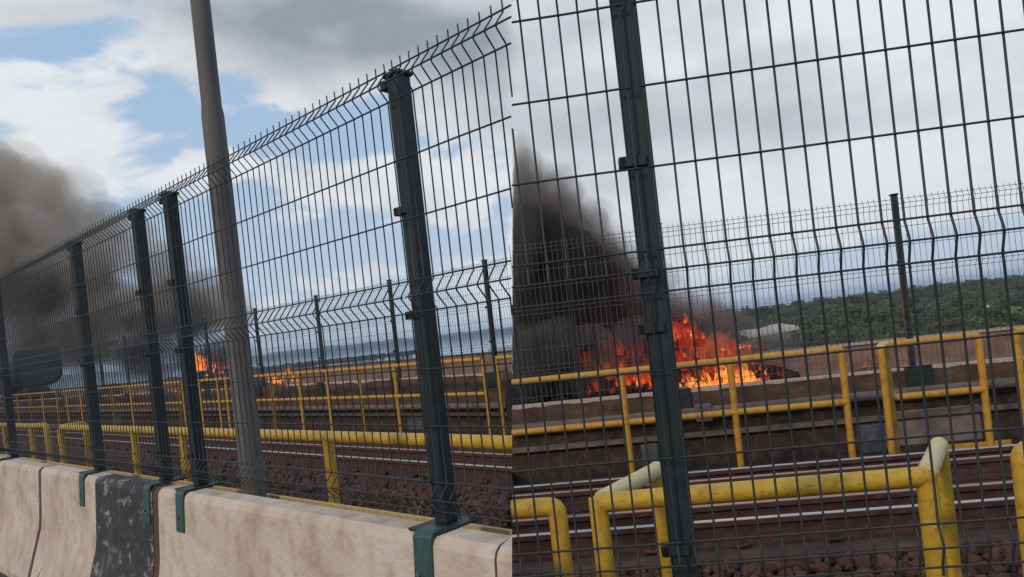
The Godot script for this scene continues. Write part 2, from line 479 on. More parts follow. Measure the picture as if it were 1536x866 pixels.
func wire_path(rows: Array, lo: float, hi: float, tip: float, fold: float) -> Array:     # (out, y) down one upright wire with its three folds, cut to lo .. hi
	var raw := [Vector2(0, rows[0] + tip)]
	for f in [0, 5, 10]:
		raw.append(Vector2(0, rows[f] - 0.004))
		raw.append(Vector2(fold * 0.35, rows[f] - 0.018))
		raw.append(Vector2(fold, rows[f + 1] + 0.006))
		raw.append(Vector2(fold, rows[f + 1] - 0.006))
		raw.append(Vector2(fold * 0.35, rows[f + 2] + 0.018))
		raw.append(Vector2(0, rows[f + 2] + 0.004))
	raw.append(Vector2(0, rows[12] - 0.022))
	var out := []
	for k in raw.size() - 1:
		var p: Vector2 = raw[k]; var q: Vector2 = raw[k + 1]
		if q.y >= hi or p.y <= lo:
			continue
		var p1 := p if p.y <= hi else p.lerp(q, (p.y - hi) / (p.y - q.y))
		var q1 := q if q.y >= lo else p.lerp(q, (p.y - lo) / (p.y - q.y))
		if out.is_empty():
			out.append(p1)
		out.append(q1)
	return out

func mesh_panel(fr: Dictionary, d: float, a0: float, a1: float, rows: Array, gap: float, label: String, to_bend := false) -> void:
	var base_y: float = rows[12] - 0.022
	var fold := 0.034 if fr.side < 0 else 0.016
	var mid := (a0 + a1) / 2.0
	var t := thing("mesh_fence", label, "fence", on(fr, mid, base_y, d), fr.turn, "welded mesh panels of the near fence")
	var whole: ArrayMesh = null
	var count := int(round((a1 - a0) / gap))
	for k in count + 1:
		var a := a0 + 0.012 + (a1 - a0 - 0.024) * k / count
		var lo := -9.0; var hi := 9.0
		if to_bend:
			var cut: float = (a * fr.nz + fr.nx * d) / BEND
			if fr.side < 0:
				lo = cut
			else:
				hi = cut
		if lo > rows[0] or hi < rows[12]:
			continue
		var full: bool = lo < base_y and hi > rows[0] + 0.03
		var m: ArrayMesh = whole
		if m == null or not full:
			var pts := []
			for p in wire_path(rows, lo, hi, 0.03, fold):
				pts.append(Vector3(0, p.y - base_y, p.x))
			if pts.size() < 2:
				continue
			var s := Shape.new()
			tube(s, pts, 0.0026 if fr.side < 0 else 0.003, 6)
			m = s.mesh()
			if full:
				whole = m
		var w := part("upright_wire", m, mats.wire, t)
		w.position = Vector3(a - mid, 0, 0)
		w.rotation.z = rng.randf_range(-0.0016, 0.0016)
	for r in rows.size():
		var out := fold if r % 5 == 1 else 0.0
		var y: float = rows[r]
		var e0 := a0; var e1 := a1
		if to_bend:
			if fr.side < 0:
				e1 = bend_at(fr, y, d - out)
			else:
				e0 = bend_at(fr, y, d - out)
		var s := Shape.new()
		var sag := rng.randf_range(-0.002, 0.002)
		tube(s, [Vector3(e0 - mid, y - base_y, out + 0.0045), Vector3((e0 + e1) / 2 - mid, y - base_y + sag, out + 0.0045), Vector3(e1 - mid, y - base_y, out + 0.0045)], 0.0029, 6)
		part("cross_wire", s, mats.wire, t)

func fence_post(fr: Dictionary, a: float, d: float, base: float, top: float, label: String, clips: Array) -> void:
	var t := thing("fence_post", label, "fence post", on(fr, a, base, d), fr.turn, "posts of the near fence")
	var h := top - base
	var s := Shape.new()
	box(s, Vector3(-0.03, 0.012, -0.032), Vector3(0.03, h, 0.026), 0.004)
	box(s, Vector3(-0.034, 0.012, -0.012), Vector3(-0.0301, h, 0.006), 0.001)
	part("post", s, mats.fence_green, t)
	var cp := Shape.new()
	box(cp, Vector3(-0.042, h, -0.04), Vector3(0.04, h + 0.016, 0.034), 0.005)
	box(cp, Vector3(-0.062, h - 0.035, -0.012), Vector3(-0.0345, h - 0.002, 0.032), 0.004)
	part("cap", cp, mats.fence_green, t)
	for y in clips:
		var q := Shape.new()
		box(q, Vector3(-0.056, y - base - 0.014, -0.01), Vector3(-0.0345, y - base + 0.014, 0.036), 0.004)
		box(q, Vector3(-0.056, y - base - 0.014, 0.0265), Vector3(0.012, y - base + 0.014, 0.036), 0.003)
		part("clip", q, mats.fence_green, t)
	var pl := Shape.new()
	box(pl, Vector3(-0.075, 0.001, -0.10), Vector3(0.075, 0.0115, 0.105), 0.003)
	part("base_plate", pl, mats.fence_green, t)
	for sx in [-0.055, 0.055]:
		var b := Shape.new()
		tube(b, [Vector3(sx, 0.0115, -0.075), Vector3(sx, 0.026, -0.075)], 0.010, 6)
		part("bolt", b, mats.fence_green, t)

func saddle_bracket(fr: Dictionary, a: float, d_front: float, base: float, label: String) -> void:   # the strap bolted to the road face of the barrier
	var t := thing("saddle_bracket", label, "bracket", on(fr, a, base, d_front), fr.turn, "steel straps holding the fence to the barrier")
	var s := Shape.new()
	var o := []
	for p in [Vector2(-0.055, 0.016), Vector2(0.0, 0.016), Vector2(0.014, 0.010), Vector2(0.022, -0.004), Vector2(0.036, -0.19), Vector2(0.028, -0.19), Vector2(0.012, -0.004), Vector2(0.006, 0.004), Vector2(-0.055, 0.006)]:
		o.append(p)
	prism(s, o, -0.045, 0.045, 0)
	part("strap", s, mats.bracket_green, t)
	for p in [Vector2(-0.022, -0.12), Vector2(0.024, -0.135)]:
		var b := Shape.new()
		var z: float = 0.022 + (-0.004 - p.y) * 0.0753
		tube(b, [Vector3(p.x, p.y, z - 0.002), Vector3(p.x, p.y, z + 0.007)], 0.0085, 6)
		part("bolt", b, mats.bolt, t)

func barrier(fr: Dictionary, outline: Array, a0: float, a1: Variant, m: Material, label: String) -> void:
	var ref: float = a0 if a1 == null else (a0 + float(a1)) / 2.0
	var at := Vector3(ref, EYE - 1.47, -1.4)
	var t := thing("concrete_barrier", label, "barrier", at.rotated(Vector3.UP, fr.turn), fr.turn, "concrete barrier segments along the road")
	var s := Shape.new()
	sweep(s, fr, outline, a1, a0, at)
	part("block", s, m, t)

func handrail_post(t: Node, a: float, top: float, bottom: float, r: float, m: Material, z := 0.0) -> void:
	var s := Shape.new()
	tube(s, [Vector3(a, bottom, z), Vector3(a, top, z)], r, 12)
	part("post", s, m, t)

func rail_bar(t: Node, called: String, pts: Array, r: float, m: Material) -> void:
	var s := Shape.new()
	tube(s, pts, r, 14)
	part(called, s, m, t)

func elbow(p: Vector3, q: Vector3, r: Vector3, rad: float) -> Array:        # p -> q -> r with the corner at q rounded
	var a := q + (p - q).normalized() * rad; var b := q + (r - q).normalized() * rad
	var out := [p]
	for k in 5:
		var w := k / 4.0
		out.append(a.lerp(q, w).lerp(q.lerp(b, w), w))
	out.append(r)
	return out

func rail_length(fr: Dictionary, d: float, head: float, other: float, label: String, bright: bool) -> void:
	var at := Vector3(other, EYE + head - 0.17, -d)
	var t := thing("track_rail", label, "rail", at.rotated(Vector3.UP, fr.turn), fr.turn, "steel rails of the railway track")
	var o := []
	for p in [Vector2(-0.036, -0.004), Vector2(-0.036, -0.036), Vector2(-0.009, -0.05), Vector2(-0.008, -0.135), Vector2(-0.07, -0.152), Vector2(-0.07, -0.17), Vector2(0.07, -0.17), Vector2(0.07, -0.152), Vector2(0.008, -0.135), Vector2(0.009, -0.05), Vector2(0.036, -0.036), Vector2(0.036, -0.004)]:
		o.append(Vector2(d + p.x, head + p.y))
	var s := Shape.new()
	sweep(s, fr, o, null, other, at)
	part("web", s, mats.rail_rust, t)
	var s2 := Shape.new()
	sweep(s2, fr, [Vector2(d - 0.022, head - 0.0035), Vector2(d + 0.022, head - 0.0035), Vector2(d + 0.02, head + 0.001), Vector2(d - 0.02, head + 0.001)], null, other, at)
	if bright and absf(d) < 6.0:
		for k in 26:
			var a: float = bend_at(fr, head, d) + fr.side * (0.35 + 0.6 * k)
			var cs := Shape.new()
			box(cs, Vector3(a - 0.05, EYE + head - 0.158, -d + 0.045) - at, Vector3(a + 0.05, EYE + head - 0.135, -d + 0.135) - at, 0.006)
			tube(cs, [Vector3(a, EYE + head - 0.135, -d + 0.1) - at, Vector3(a, EYE + head - 0.105, -d + 0.1) - at], 0.016, 6)
			part("rail_clip", cs, mats.rail_rust, t)
	part("running_surface", s2, mats.rail_top if bright else mats.guard_top, t)

func crust_line(fr: Dictionary, d: float, y: float, other: float, noise: FastNoiseLite, at: Vector3) -> Shape:   # flaking pale edge along the top of a wall
	var s := Shape.new()
	var a0 := bend_at(fr, y, d)
	var step := 0.05 * (1.0 if other > a0 else -1.0)
	var count := int(absf(other - a0) / 0.05)
	for k in count:
		var p := a0 + step * k
		var q := p + step
		var h0 := 0.022 + 0.05 * maxf(0.0, noise.get_noise_2d(p * 60.0, d * 10.0)); var h1 := 0.022 + 0.05 * maxf(0.0, noise.get_noise_2d(q * 60.0, d * 10.0))
		if noise.get_noise_2d(p * 14.0, 77.0) < -0.28:
			continue
		var b := 0.006
		var f := -d + b
		s.quad(Vector3(p, EYE + y + 0.004, f) - at, Vector3(q, EYE + y + 0.004, f) - at, Vector3(q, EYE + y - h1, f) - at, Vector3(p, EYE + y - h0, f) - at, Vector3(0, 0, 1))
		s.quad(Vector3(p, EYE + y + 0.004, f) - at, Vector3(q, EYE + y + 0.004, f) - at, Vector3(q, EYE + y + 0.004, -d - 0.08) - at, Vector3(p, EYE + y + 0.004, -d - 0.08) - at, Vector3(0, 1, 0))
	return s

func far_wall(fr: Dictionary, d: float, top: float, pipe_y: float, ledge_y: float, floor_y: float, other: float, label: String, panels: Array, noise: FastNoiseLite) -> void:
	var a0 := bend_at(fr, top, d)
	var at := Vector3(a0, EYE + floor_y, -d)
	var t := thing("retaining_wall", label, "wall", at.rotated(Vector3.UP, fr.turn), fr.turn)
	var s := Shape.new()
	sweep(s, fr, [Vector2(d, top - 0.012), Vector2(d + 0.012, top), Vector2(d + 0.2, top), Vector2(d + 0.24, pipe_y - 0.1), Vector2(d - 0.02, pipe_y - 0.1)], null, other, at)
	part("coping", s, mats.far_wall, t)
	s = Shape.new()
	var lr := 0.055
	var oct := []
	for k in 10:
		oct.append(Vector2(d - 0.08 + lr * cos(TAU * k / 10), pipe_y + lr * sin(TAU * k / 10)))
	sweep(s, fr, oct, null, other, at)
	part("pipe", s, mats.ledge, t)
	s = Shape.new()
	sweep(s, fr, [Vector2(d + 0.02, pipe_y - 0.102), Vector2(d + 0.3, pipe_y - 0.102), Vector2(d + 0.3, ledge_y), Vector2(d + 0.02, ledge_y)], null, other, at)
	part("recess", s, mats.low_wall, t)
	s = Shape.new()
	sweep(s, fr, [Vector2(d - 0.045, ledge_y - 0.004), Vector2(d + 0.3, ledge_y - 0.002), Vector2(d + 0.3, ledge_y - 0.07), Vector2(d - 0.045, ledge_y - 0.06)], null, other, at)
	part("ledge", s, mats.ledge, t)
	s = Shape.new()
	sweep(s, fr, [Vector2(d + 0.015, ledge_y - 0.075), Vector2(d + 0.3, ledge_y - 0.075), Vector2(d + 0.3, floor_y - 0.3), Vector2(d + 0.015, floor_y - 0.3)], null, other, at)
	part("lower_face", s, mats.low_wall, t)
	part("crust", crust_line(fr, d, top, other, noise, at), mats.crust, t)
	for p in panels:
		s = Shape.new()
		box(s, Vector3(p[0], EYE + p[2], -d - 0.06) - at, Vector3(p[1], EYE + p[3], -d + p[4]) - at, 0.01)
		part("panel", s, mats[p[5]], t)

func far_fence(fr: Dictionary, d: float, base: float, top: float, posts: Array, end: float, label: String, post_label: Array, thick: float) -> void:
	var g := "far fence of green mesh beyond the track"
	var lo := bend_at(fr, 0.0, d)
	var marks := posts.duplicate()
	var t := thing("far_fence_mesh", label, "fence", on(fr, lo, base, d), fr.turn)
	var s := Shape.new()
	var gap := 0.06
	var count := int(absf(end - lo) / gap)
	var rows := [top, top - 0.05, top - 0.1, top - 0.3, top - 0.5, top - 0.7, top - 0.75, top - 0.8, top - 1.0, top - 1.2, top - 1.4, top - 1.45, top - 1.5, base + 0.08]
	var sg := 1.0 if end > lo else -1.0
	for k in count:
		var a := lo + sg * gap * (k + 0.3)
		var pts := [Vector3(a, EYE + top + 0.03, -d)]
		for f in [0, 5, 10]:
			pts.append(Vector3(a, EYE + rows[f], -d)); pts.append(Vector3(a, EYE + rows[f + 1], -d + 0.034)); pts.append(Vector3(a, EYE + rows[f + 2], -d))
		pts.append(Vector3(a, EYE + base + 0.03, -d))
		var rel := []
		for p in pts:
			rel.append(p - Vector3(lo, EYE + base, -d))
		tube(s, rel, 0.0032, 3, false)
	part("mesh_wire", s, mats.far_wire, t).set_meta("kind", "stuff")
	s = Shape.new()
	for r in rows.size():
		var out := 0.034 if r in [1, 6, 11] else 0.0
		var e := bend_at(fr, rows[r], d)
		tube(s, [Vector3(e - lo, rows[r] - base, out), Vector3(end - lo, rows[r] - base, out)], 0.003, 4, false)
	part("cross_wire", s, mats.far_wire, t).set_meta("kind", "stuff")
	for k in marks.size():
		var p := thing("far_fence_post", post_label[k], "fence post", on(fr, marks[k], base, d + 0.06), fr.turn, "posts of the far fence")
		var q := Shape.new()
		box(q, Vector3(-thick, 0.022, -0.03), Vector3(thick, top - base + 0.05, 0.03), 0.006)
		part("post", q, mats.fence_green, p)
		q = Shape.new()
		box(q, Vector3(-thick - 0.01, top - base + 0.0502, -0.04), Vector3(thick + 0.01, top - base + 0.068, 0.04), 0.005)
		part("cap", q, mats.fence_green, p)
		q = Shape.new()
		box(q, Vector3(-0.14, -0.24, 0.124), Vector3(0.14, 0.008, 0.15), 0.006)
		box(q, Vector3(-0.14, 0.0082, -0.1), Vector3(0.14, 0.02, 0.15), 0.004)
		part("bracket", q, mats.fence_green, p)
		for c in [0.55, 1.15]:
			q = Shape.new()
			box(q, Vector3(-thick - 0.02, c - 0.02, 0.0), Vector3(-thick - 0.0005, c + 0.02, 0.05), 0.004)
			part("clip", q, mats.fence_green, p)

func wheel(t: Node, at: Vector3, r: float, w: float, m: Material) -> void:
	var s := Shape.new()
	tube(s, [at + Vector3(0, 0, -w / 2), at + Vector3(0, 0, -w / 2 + 0.03), at + Vector3(0, 0, w / 2 - 0.03), at + Vector3(0, 0, w / 2)], [r * 0.9, r, r, r * 0.9], 20)
	var o := part("wheel", s, m, t)
	s = Shape.new()
	tube(s, [at + Vector3(0, 0, w / 2 - 0.01), at + Vector3(0, 0, w / 2 + 0.012)], [r * 0.6, r * 0.5], 16)
	part("rim", s, mats.ash, o)

func burnt_car(label: String, at: Vector3, turn: float) -> Node3D:          # a gutted saloon, nose towards +x
	var t := thing("burnt_car", label, "car", at, turn)
	var m: Material = mats.char
	var s := Shape.new()
	var lower := [Vector2(-2.05, 0.28), Vector2(-2.1, 0.55), Vector2(-2.02, 0.86), Vector2(-1.5, 0.92), Vector2(0.75, 0.86), Vector2(1.75, 0.72), Vector2(2.05, 0.6), Vector2(2.1, 0.3), Vector2(1.72, 0.26), Vector2(1.66, 0.5), Vector2(1.4, 0.64), Vector2(1.12, 0.62), Vector2(0.9, 0.48), Vector2(0.84, 0.24), Vector2(-0.86, 0.24), Vector2(-0.92, 0.48), Vector2(-1.14, 0.62), Vector2(-1.42, 0.64), Vector2(-1.68, 0.5), Vector2(-1.74, 0.28)]
	for z in [-0.82, 0.76]:
		prism(s, lower, z, z + 0.06)
	part("body_side", s, m, t)
	s = Shape.new()
	prism(s, [Vector2(-2.1, 0.30), Vector2(2.1, 0.30), Vector2(2.1, 0.36), Vector2(-2.1, 0.36)], -0.76, 0.76)
	part("floor_pan", s, m, t)
	s = Shape.new()
	prism(s, [Vector2(0.72, 0.84), Vector2(1.3, 0.83), Vector2(1.75, 0.69), Vector2(2.08, 0.56), Vector2(2.1, 0.34), Vector2(2.06, 0.34), Vector2(2.03, 0.53), Vector2(1.72, 0.65), Vector2(1.28, 0.79), Vector2(0.72, 0.80)], -0.757, 0.757)
	part("bonnet", s, m, t)
	s = Shape.new()
	prism(s, [Vector2(-2.09, 0.34), Vector2(-2.06, 0.80), Vector2(-2.0, 0.90), Vector2(-1.42, 0.93), Vector2(-1.42, 0.89), Vector2(-1.97, 0.86), Vector2(-2.02, 0.78), Vector2(-2.05, 0.34)], -0.757, 0.757)
	part("boot_lid", s, m, t)
	s = Shape.new()
	prism(s, [Vector2(-1.0, 1.33), Vector2(-0.5, 1.40), Vector2(-0.05, 1.38), Vector2(0.12, 1.33), Vector2(0.12, 1.30), Vector2(-0.05, 1.34), Vector2(-0.5, 1.36), Vector2(-1.0, 1.29)], -0.66, 0.66)
	part("roof", s, m, t)
	for z in [-0.7, 0.7]:
		for pl in [[Vector2(0.1, 1.32), Vector2(0.85, 0.85)], [Vector2(-0.42, 1.35), Vector2(-0.38, 0.9)], [Vector2(-0.98, 1.31), Vector2(-1.5, 0.9)]]:
			s = Shape.new()
			tube(s, [Vector3(pl[0].x, pl[0].y, z * 0.93), Vector3(pl[1].x, pl[1].y, z * 1.08)], 0.04, 6)
			part("pillar", s, m, t)
	for x in [-0.95, 0.05]:
		for z in [-0.36, 0.36]:
			s = Shape.new()
			box(s, Vector3(x - 0.25, 0.36, z - 0.24), Vector3(x + 0.25, 0.55, z + 0.24), 0.05)
			box(s, Vector3(x - 0.33, 0.5, z - 0.22), Vector3(x - 0.2, 1.08, z + 0.22), 0.05)
			part("seat", s, m, t)
	for x in [-1.3, 1.27]:
		for z in [-0.72, 0.72]:
			wheel(t, Vector3(x, 0.29, z), 0.29, 0.19, mats.char)
	return t

func flames(label: String, at: Vector3, turn: float, clusters: Array, power: float, light_at: Vector3) -> void:   # clusters: x, y, z, width, height, number, hue
	var t := thing("fire", label, "fire", at, turn)
	var hues := [mats.flame_red, mats.flame_orange, mats.flame_bright]
	for c in clusters:
		for k in int(c[5]):
			var s := Shape.new()
			var x: float = c[0] + clampf(rng.randfn(0.0, 0.33), -0.7, 0.7) * c[3]
			var z: float = c[2] + rng.randf_range(-0.25, 0.25)
			var y: float = c[1] + minf(absf(rng.randfn(0.0, 0.3)), 0.6) * c[4]
			var broad := rng.randf() < 0.45
			var h: float = c[4] * (rng.randf_range(0.3, 0.55) if broad else rng.randf_range(0.14, 0.42))
			var r: float = h * (rng.randf_range(0.24, 0.4) if broad else rng.randf_range(0.12, 0.24))
			if broad and c[6] < 2:
				z -= 0.5
			var pts := []; var rad := []
			var lean := rng.randf_range(-0.35, 0.15); var ph := rng.randf() * TAU
			for q in 8:
				var w := q / 7.0
				pts.append(Vector3(x + lean * h * w * w + sin(ph + w * 6.0) * r * 0.8 * w, y + h * w, z + cos(ph + w * 5.0) * r * 0.7 * w))
				rad.append(r * maxf(0.02, (sqrt(w) * 0.9 + 0.25) * (1.0 - w) * 1.7))
			tube(s, pts, rad, 7, false)
			var pick: int = 0 if broad and int(c[6]) < 2 else clampi(int(c[6]) + (1 if rng.randf() < 0.25 else 0) - (1 if rng.randf() < 0.25 else 0), 0, 2)
			part("flame", s, mats.flame_deep if broad and pick == 0 and rng.randf() < 0.75 else hues[pick], t)
	var l := OmniLight3D.new()
	l.name = "fire_light"
	l.light_color = Color(1.0, 0.42, 0.14)
	l.light_energy = power
	l.light_size = 0.4
	l.omni_range = 40.0
	l.omni_attenuation = 2.0
	l.shadow_enabled = true
	l.position = light_at
	t.add_child(l)

func puff(t: Node, p: Vector3, size: Vector3, turn: Vector3, m: FogMaterial) -> void:
	var f := FogVolume.new()
	f.shape = RenderingServer.FOG_VOLUME_SHAPE_ELLIPSOID
	f.size = size * 2.0
	f.material = m
	f.name = "puff_%03d" % t.get_child_count() if t.get_child_count() else "puff"
	f.position = p
	f.rotation = turn
	f.set_meta("kind", "stuff")
	t.add_child(f)

func fog(r: float, g: float, b: float, density: float) -> FogMaterial:
	var m := FogMaterial.new()
	m.albedo = lin(r, g, b).linear_to_srgb()
	m.density = density
	return m

func crown_mesh(sd: int, leaves: int) -> ArrayMesh:                         # a tree about one unit high made of leaf tufts and a trunk
	var r := RandomNumberGenerator.new()
	r.seed = sd
	var s := Shape.new()
	var lobes := []
	for k in 8:
		lobes.append([Vector3(r.randf_range(-0.3, 0.3), r.randf_range(0.42, 0.85), r.randf_range(-0.3, 0.3)), r.randf_range(0.14, 0.26)])
	for k in leaves:
		var lb: Array = lobes[r.randi() % lobes.size()]
		var dir := Vector3(r.randfn(), r.randfn() * 0.8, r.randfn()).normalized()
		var p: Vector3 = lb[0] + dir * lb[1] * pow(r.randf(), 0.4)
		var ax := Vector3(r.randfn(), r.randfn(), r.randfn()).normalized()
		var side := dir.cross(ax).normalized() * r.randf_range(0.03, 0.06)
		var up := side.cross(dir).normalized() * r.randf_range(0.03, 0.06)
		var tone := r.randf_range(0.65, 1.35)
		var k0 := s.vert(p - side, dir); s.vert(p + up, dir); s.vert(p + side, dir); s.vert(p - up, dir)
		s.tri(k0, k0 + 1, k0 + 2); s.tri(k0, k0 + 2, k0 + 3)
		for q in 4:
			s.c.append(Color(tone, tone, tone * 0.9))
	var first := s.v.size()
	tube(s, [Vector3(0, -0.05, 0), Vector3(0.02, 0.3, 0.01), Vector3(0, 0.6, 0)], [0.03, 0.022, 0.01], 5)
	for k in s.v.size() - first:
		s.c.append(Color(0.9, 0.7, 0.55))
	return s.mesh()

func scatter(called: String, label: String, category: String, m: Mesh, mat: Material, spots: Array, tints: PackedColorArray, kind := "stuff", parent: Node = null) -> void:
	var mm := MultiMesh.new()
	mm.transform_format = MultiMesh.TRANSFORM_3D
	mm.use_colors = true
	mm.mesh = m
	mm.instance_count = spots.size()
	for k in spots.size():
		mm.set_instance_transform(k, spots[k])
		mm.set_instance_color(k, tints[k])
	var o := MultiMeshInstance3D.new()
	o.name = numbered(called)
	o.multimesh = mm
	o.material_override = mat
	add_child(o)
	tag(o, label, category, "", kind)

func stone_mesh(sd: int) -> ArrayMesh:
	var r := RandomNumberGenerator.new()
	r.seed = sd
	var st := SurfaceTool.new()
	st.begin(Mesh.PRIMITIVE_TRIANGLES)
	var ico := []
	var t := (1.0 + sqrt(5.0)) / 2.0
	for p in [Vector3(-1, t, 0), Vector3(1, t, 0), Vector3(-1, -t, 0), Vector3(1, -t, 0), Vector3(0, -1, t), Vector3(0, 1, t), Vector3(0, -1, -t), Vector3(0, 1, -t), Vector3(t, 0, -1), Vector3(t, 0, 1), Vector3(-t, 0, -1), Vector3(-t, 0, 1)]:
		ico.append(p.normalized() * Vector3(1.0, 0.72, 0.85) * r.randf_range(0.6, 1.25))
	var f := [0, 11, 5, 0, 5, 1, 0, 1, 7, 0, 7, 10, 0, 10, 11, 1, 5, 9, 5, 11, 4, 11, 10, 2, 10, 7, 6, 7, 1, 8, 3, 9, 4, 3, 4, 2, 3, 2, 6, 3, 6, 8, 3, 8, 9, 4, 9, 5, 2, 4, 11, 6, 2, 10, 8, 6, 7, 9, 8, 1]
	st.set_smooth_group(-1)
	for k in range(0, f.size(), 3):
		st.add_vertex(ico[f[k]]); st.add_vertex(ico[f[k + 2]]); st.add_vertex(ico[f[k + 1]])
	st.generate_normals()
	return st.commit()

func sheet(s: Shape, pts: Array) -> void:                                   # a flat polygon facing up
	var flat := PackedVector2Array()
	for p in pts:
		flat.append(Vector2(p.x, p.z))
	var ids := Geometry2D.triangulate_polygon(flat)
	var first := s.v.size()
	for p in pts:
		s.vert(p, Vector3.UP, Vector2(p.x, p.z))
	for k in range(0, ids.size(), 3):
		s.tri(first + ids[k], first + ids[k + 1], first + ids[k + 2])

func land_height(x: float, z: float, n: FastNoiseLite) -> float:            # the wooded bank ahead to the right; z is distance ahead
	var edge := x - z * 0.05 - 25.0
	var rise := smoothstep(-30.0, 120.0, edge)
	var y := -30.0 + 15.0 * smoothstep(150.0, 900.0, z) * rise * (0.72 + 0.4 * smoothstep(0.2, 0.7, x / z)) + 4.0 * rise + n.get_noise_2d(x * 0.5, z * 0.5) * 3.0 * rise
	return minf(y, -30.0 + maxf(0.0, edge + 30.0) * 0.3)

# ================================================================ the scene
func _ready() -> void:
	rng.seed = 7
	var cam := Camera3D.new()
	cam.name = "camera"
	cam.projection = Camera3D.PROJECTION_FRUSTUM
	cam.near = 0.1
	cam.far = 30000.0
	cam.size = 0.1 * 866.0 / FOCAL
	cam.frustum_offset = Vector2(0.0, 0.1 * 64.0 / FOCAL)
	cam.position = Vector3(0, EYE, 0)
	cam.rotation = Vector3(0, 0, -ROLL)
	add_child(cam)
	cam.current = true
	var env := Environment.new()
	env.background_mode = Environment.BG_SKY
	env.sky = Sky.new()
	env.sky.sky_material = make_sky()
	env.background_energy_multiplier = 1.0
	env.tonemap_mode = Environment.TONE_MAPPER_LINEAR
	env.tonemap_exposure = 0.86
	env.fog_enabled = true
	env.fog_density = 0.00010
	env.fog_light_color = Color(0.72, 0.80, 0.90)
	env.volumetric_fog_enabled = true
	env.volumetric_fog_density = 0.0
	env.sdfgi_enabled = true
	env.ssao_enabled = true
	env.ssil_enabled = true
	var we := WorldEnvironment.new()
	we.name = "world_environment"
	we.environment = env
	add_child(we)
	var sun := DirectionalLight3D.new()
	sun.name = "sun"
	sun.light_energy = 0.62
	sun.light_color = Color(1.0, 0.90, 0.78)
	sun.light_angular_distance = 8.0
	sun.shadow_enabled = true
	sun.rotation = Vector3(deg_to_rad(-30), deg_to_rad(-42), 0)
	add_child(sun)
	make_materials()
	mats.flame_red = glow(0.75, 0.045, 0.012, 0.75, 0.55)
	mats.flame_deep = glow(0.42, 0.022, 0.008, 0.75, 0.5)
	mats.flame_orange = glow(1.0, 0.13, 0.02, 1.1, 0.8)
	mats.flame_bright = glow(1.0, 0.30, 0.05, 1.7, 0.95)
	var noise := FastNoiseLite.new()
	noise.seed = 21; noise.frequency = 0.02; noise.fractal_octaves = 4

	build_ground(noise)
	build_banks(noise)
	build_near_stretch(noise)
	build_far_stretch(noise)
	build_vehicles(noise)
	build_smoke()

func build_ground(noise: FastNoiseLite) -> void:
	var lf := NEAR_STRETCH; var rf := FAR_STRETCH
	var specs := [["road", -6.0, 1.36, -1.47, mats.asphalt], ["track_bed", 1.36, 9.0, -1.72, mats.bed], ["far_road", 9.0, 14.6, -1.60, mats.asphalt]]
	for sp in specs:
		var s := Shape.new()
		var y: float = sp[3]
		for fr in [lf, rf]:
			var far := -90.0 if fr.side < 0 else 60.0
			var pts := []
			for q in [[null, sp[1]], [far, sp[1]], [far, sp[2]], [null, sp[2]]]:
				var d: float = q[1]
				pts.append(on(fr, bend_at(fr, y, d) if q[0] == null else q[0], y, d))
			sheet(s, pts)
		tag(part(sp[0], s, sp[4], self), "", "", "", "structure")
	var w := Shape.new()
	sheet(w, [Vector3(-9000, EYE - 30.0, 200), Vector3(9000, EYE - 30.0, 200), Vector3(9000, EYE - 30.0, -15000), Vector3(-9000, EYE - 30.0, -15000)])
	tag(part("river", w, mats.water, self), "", "", "", "structure")

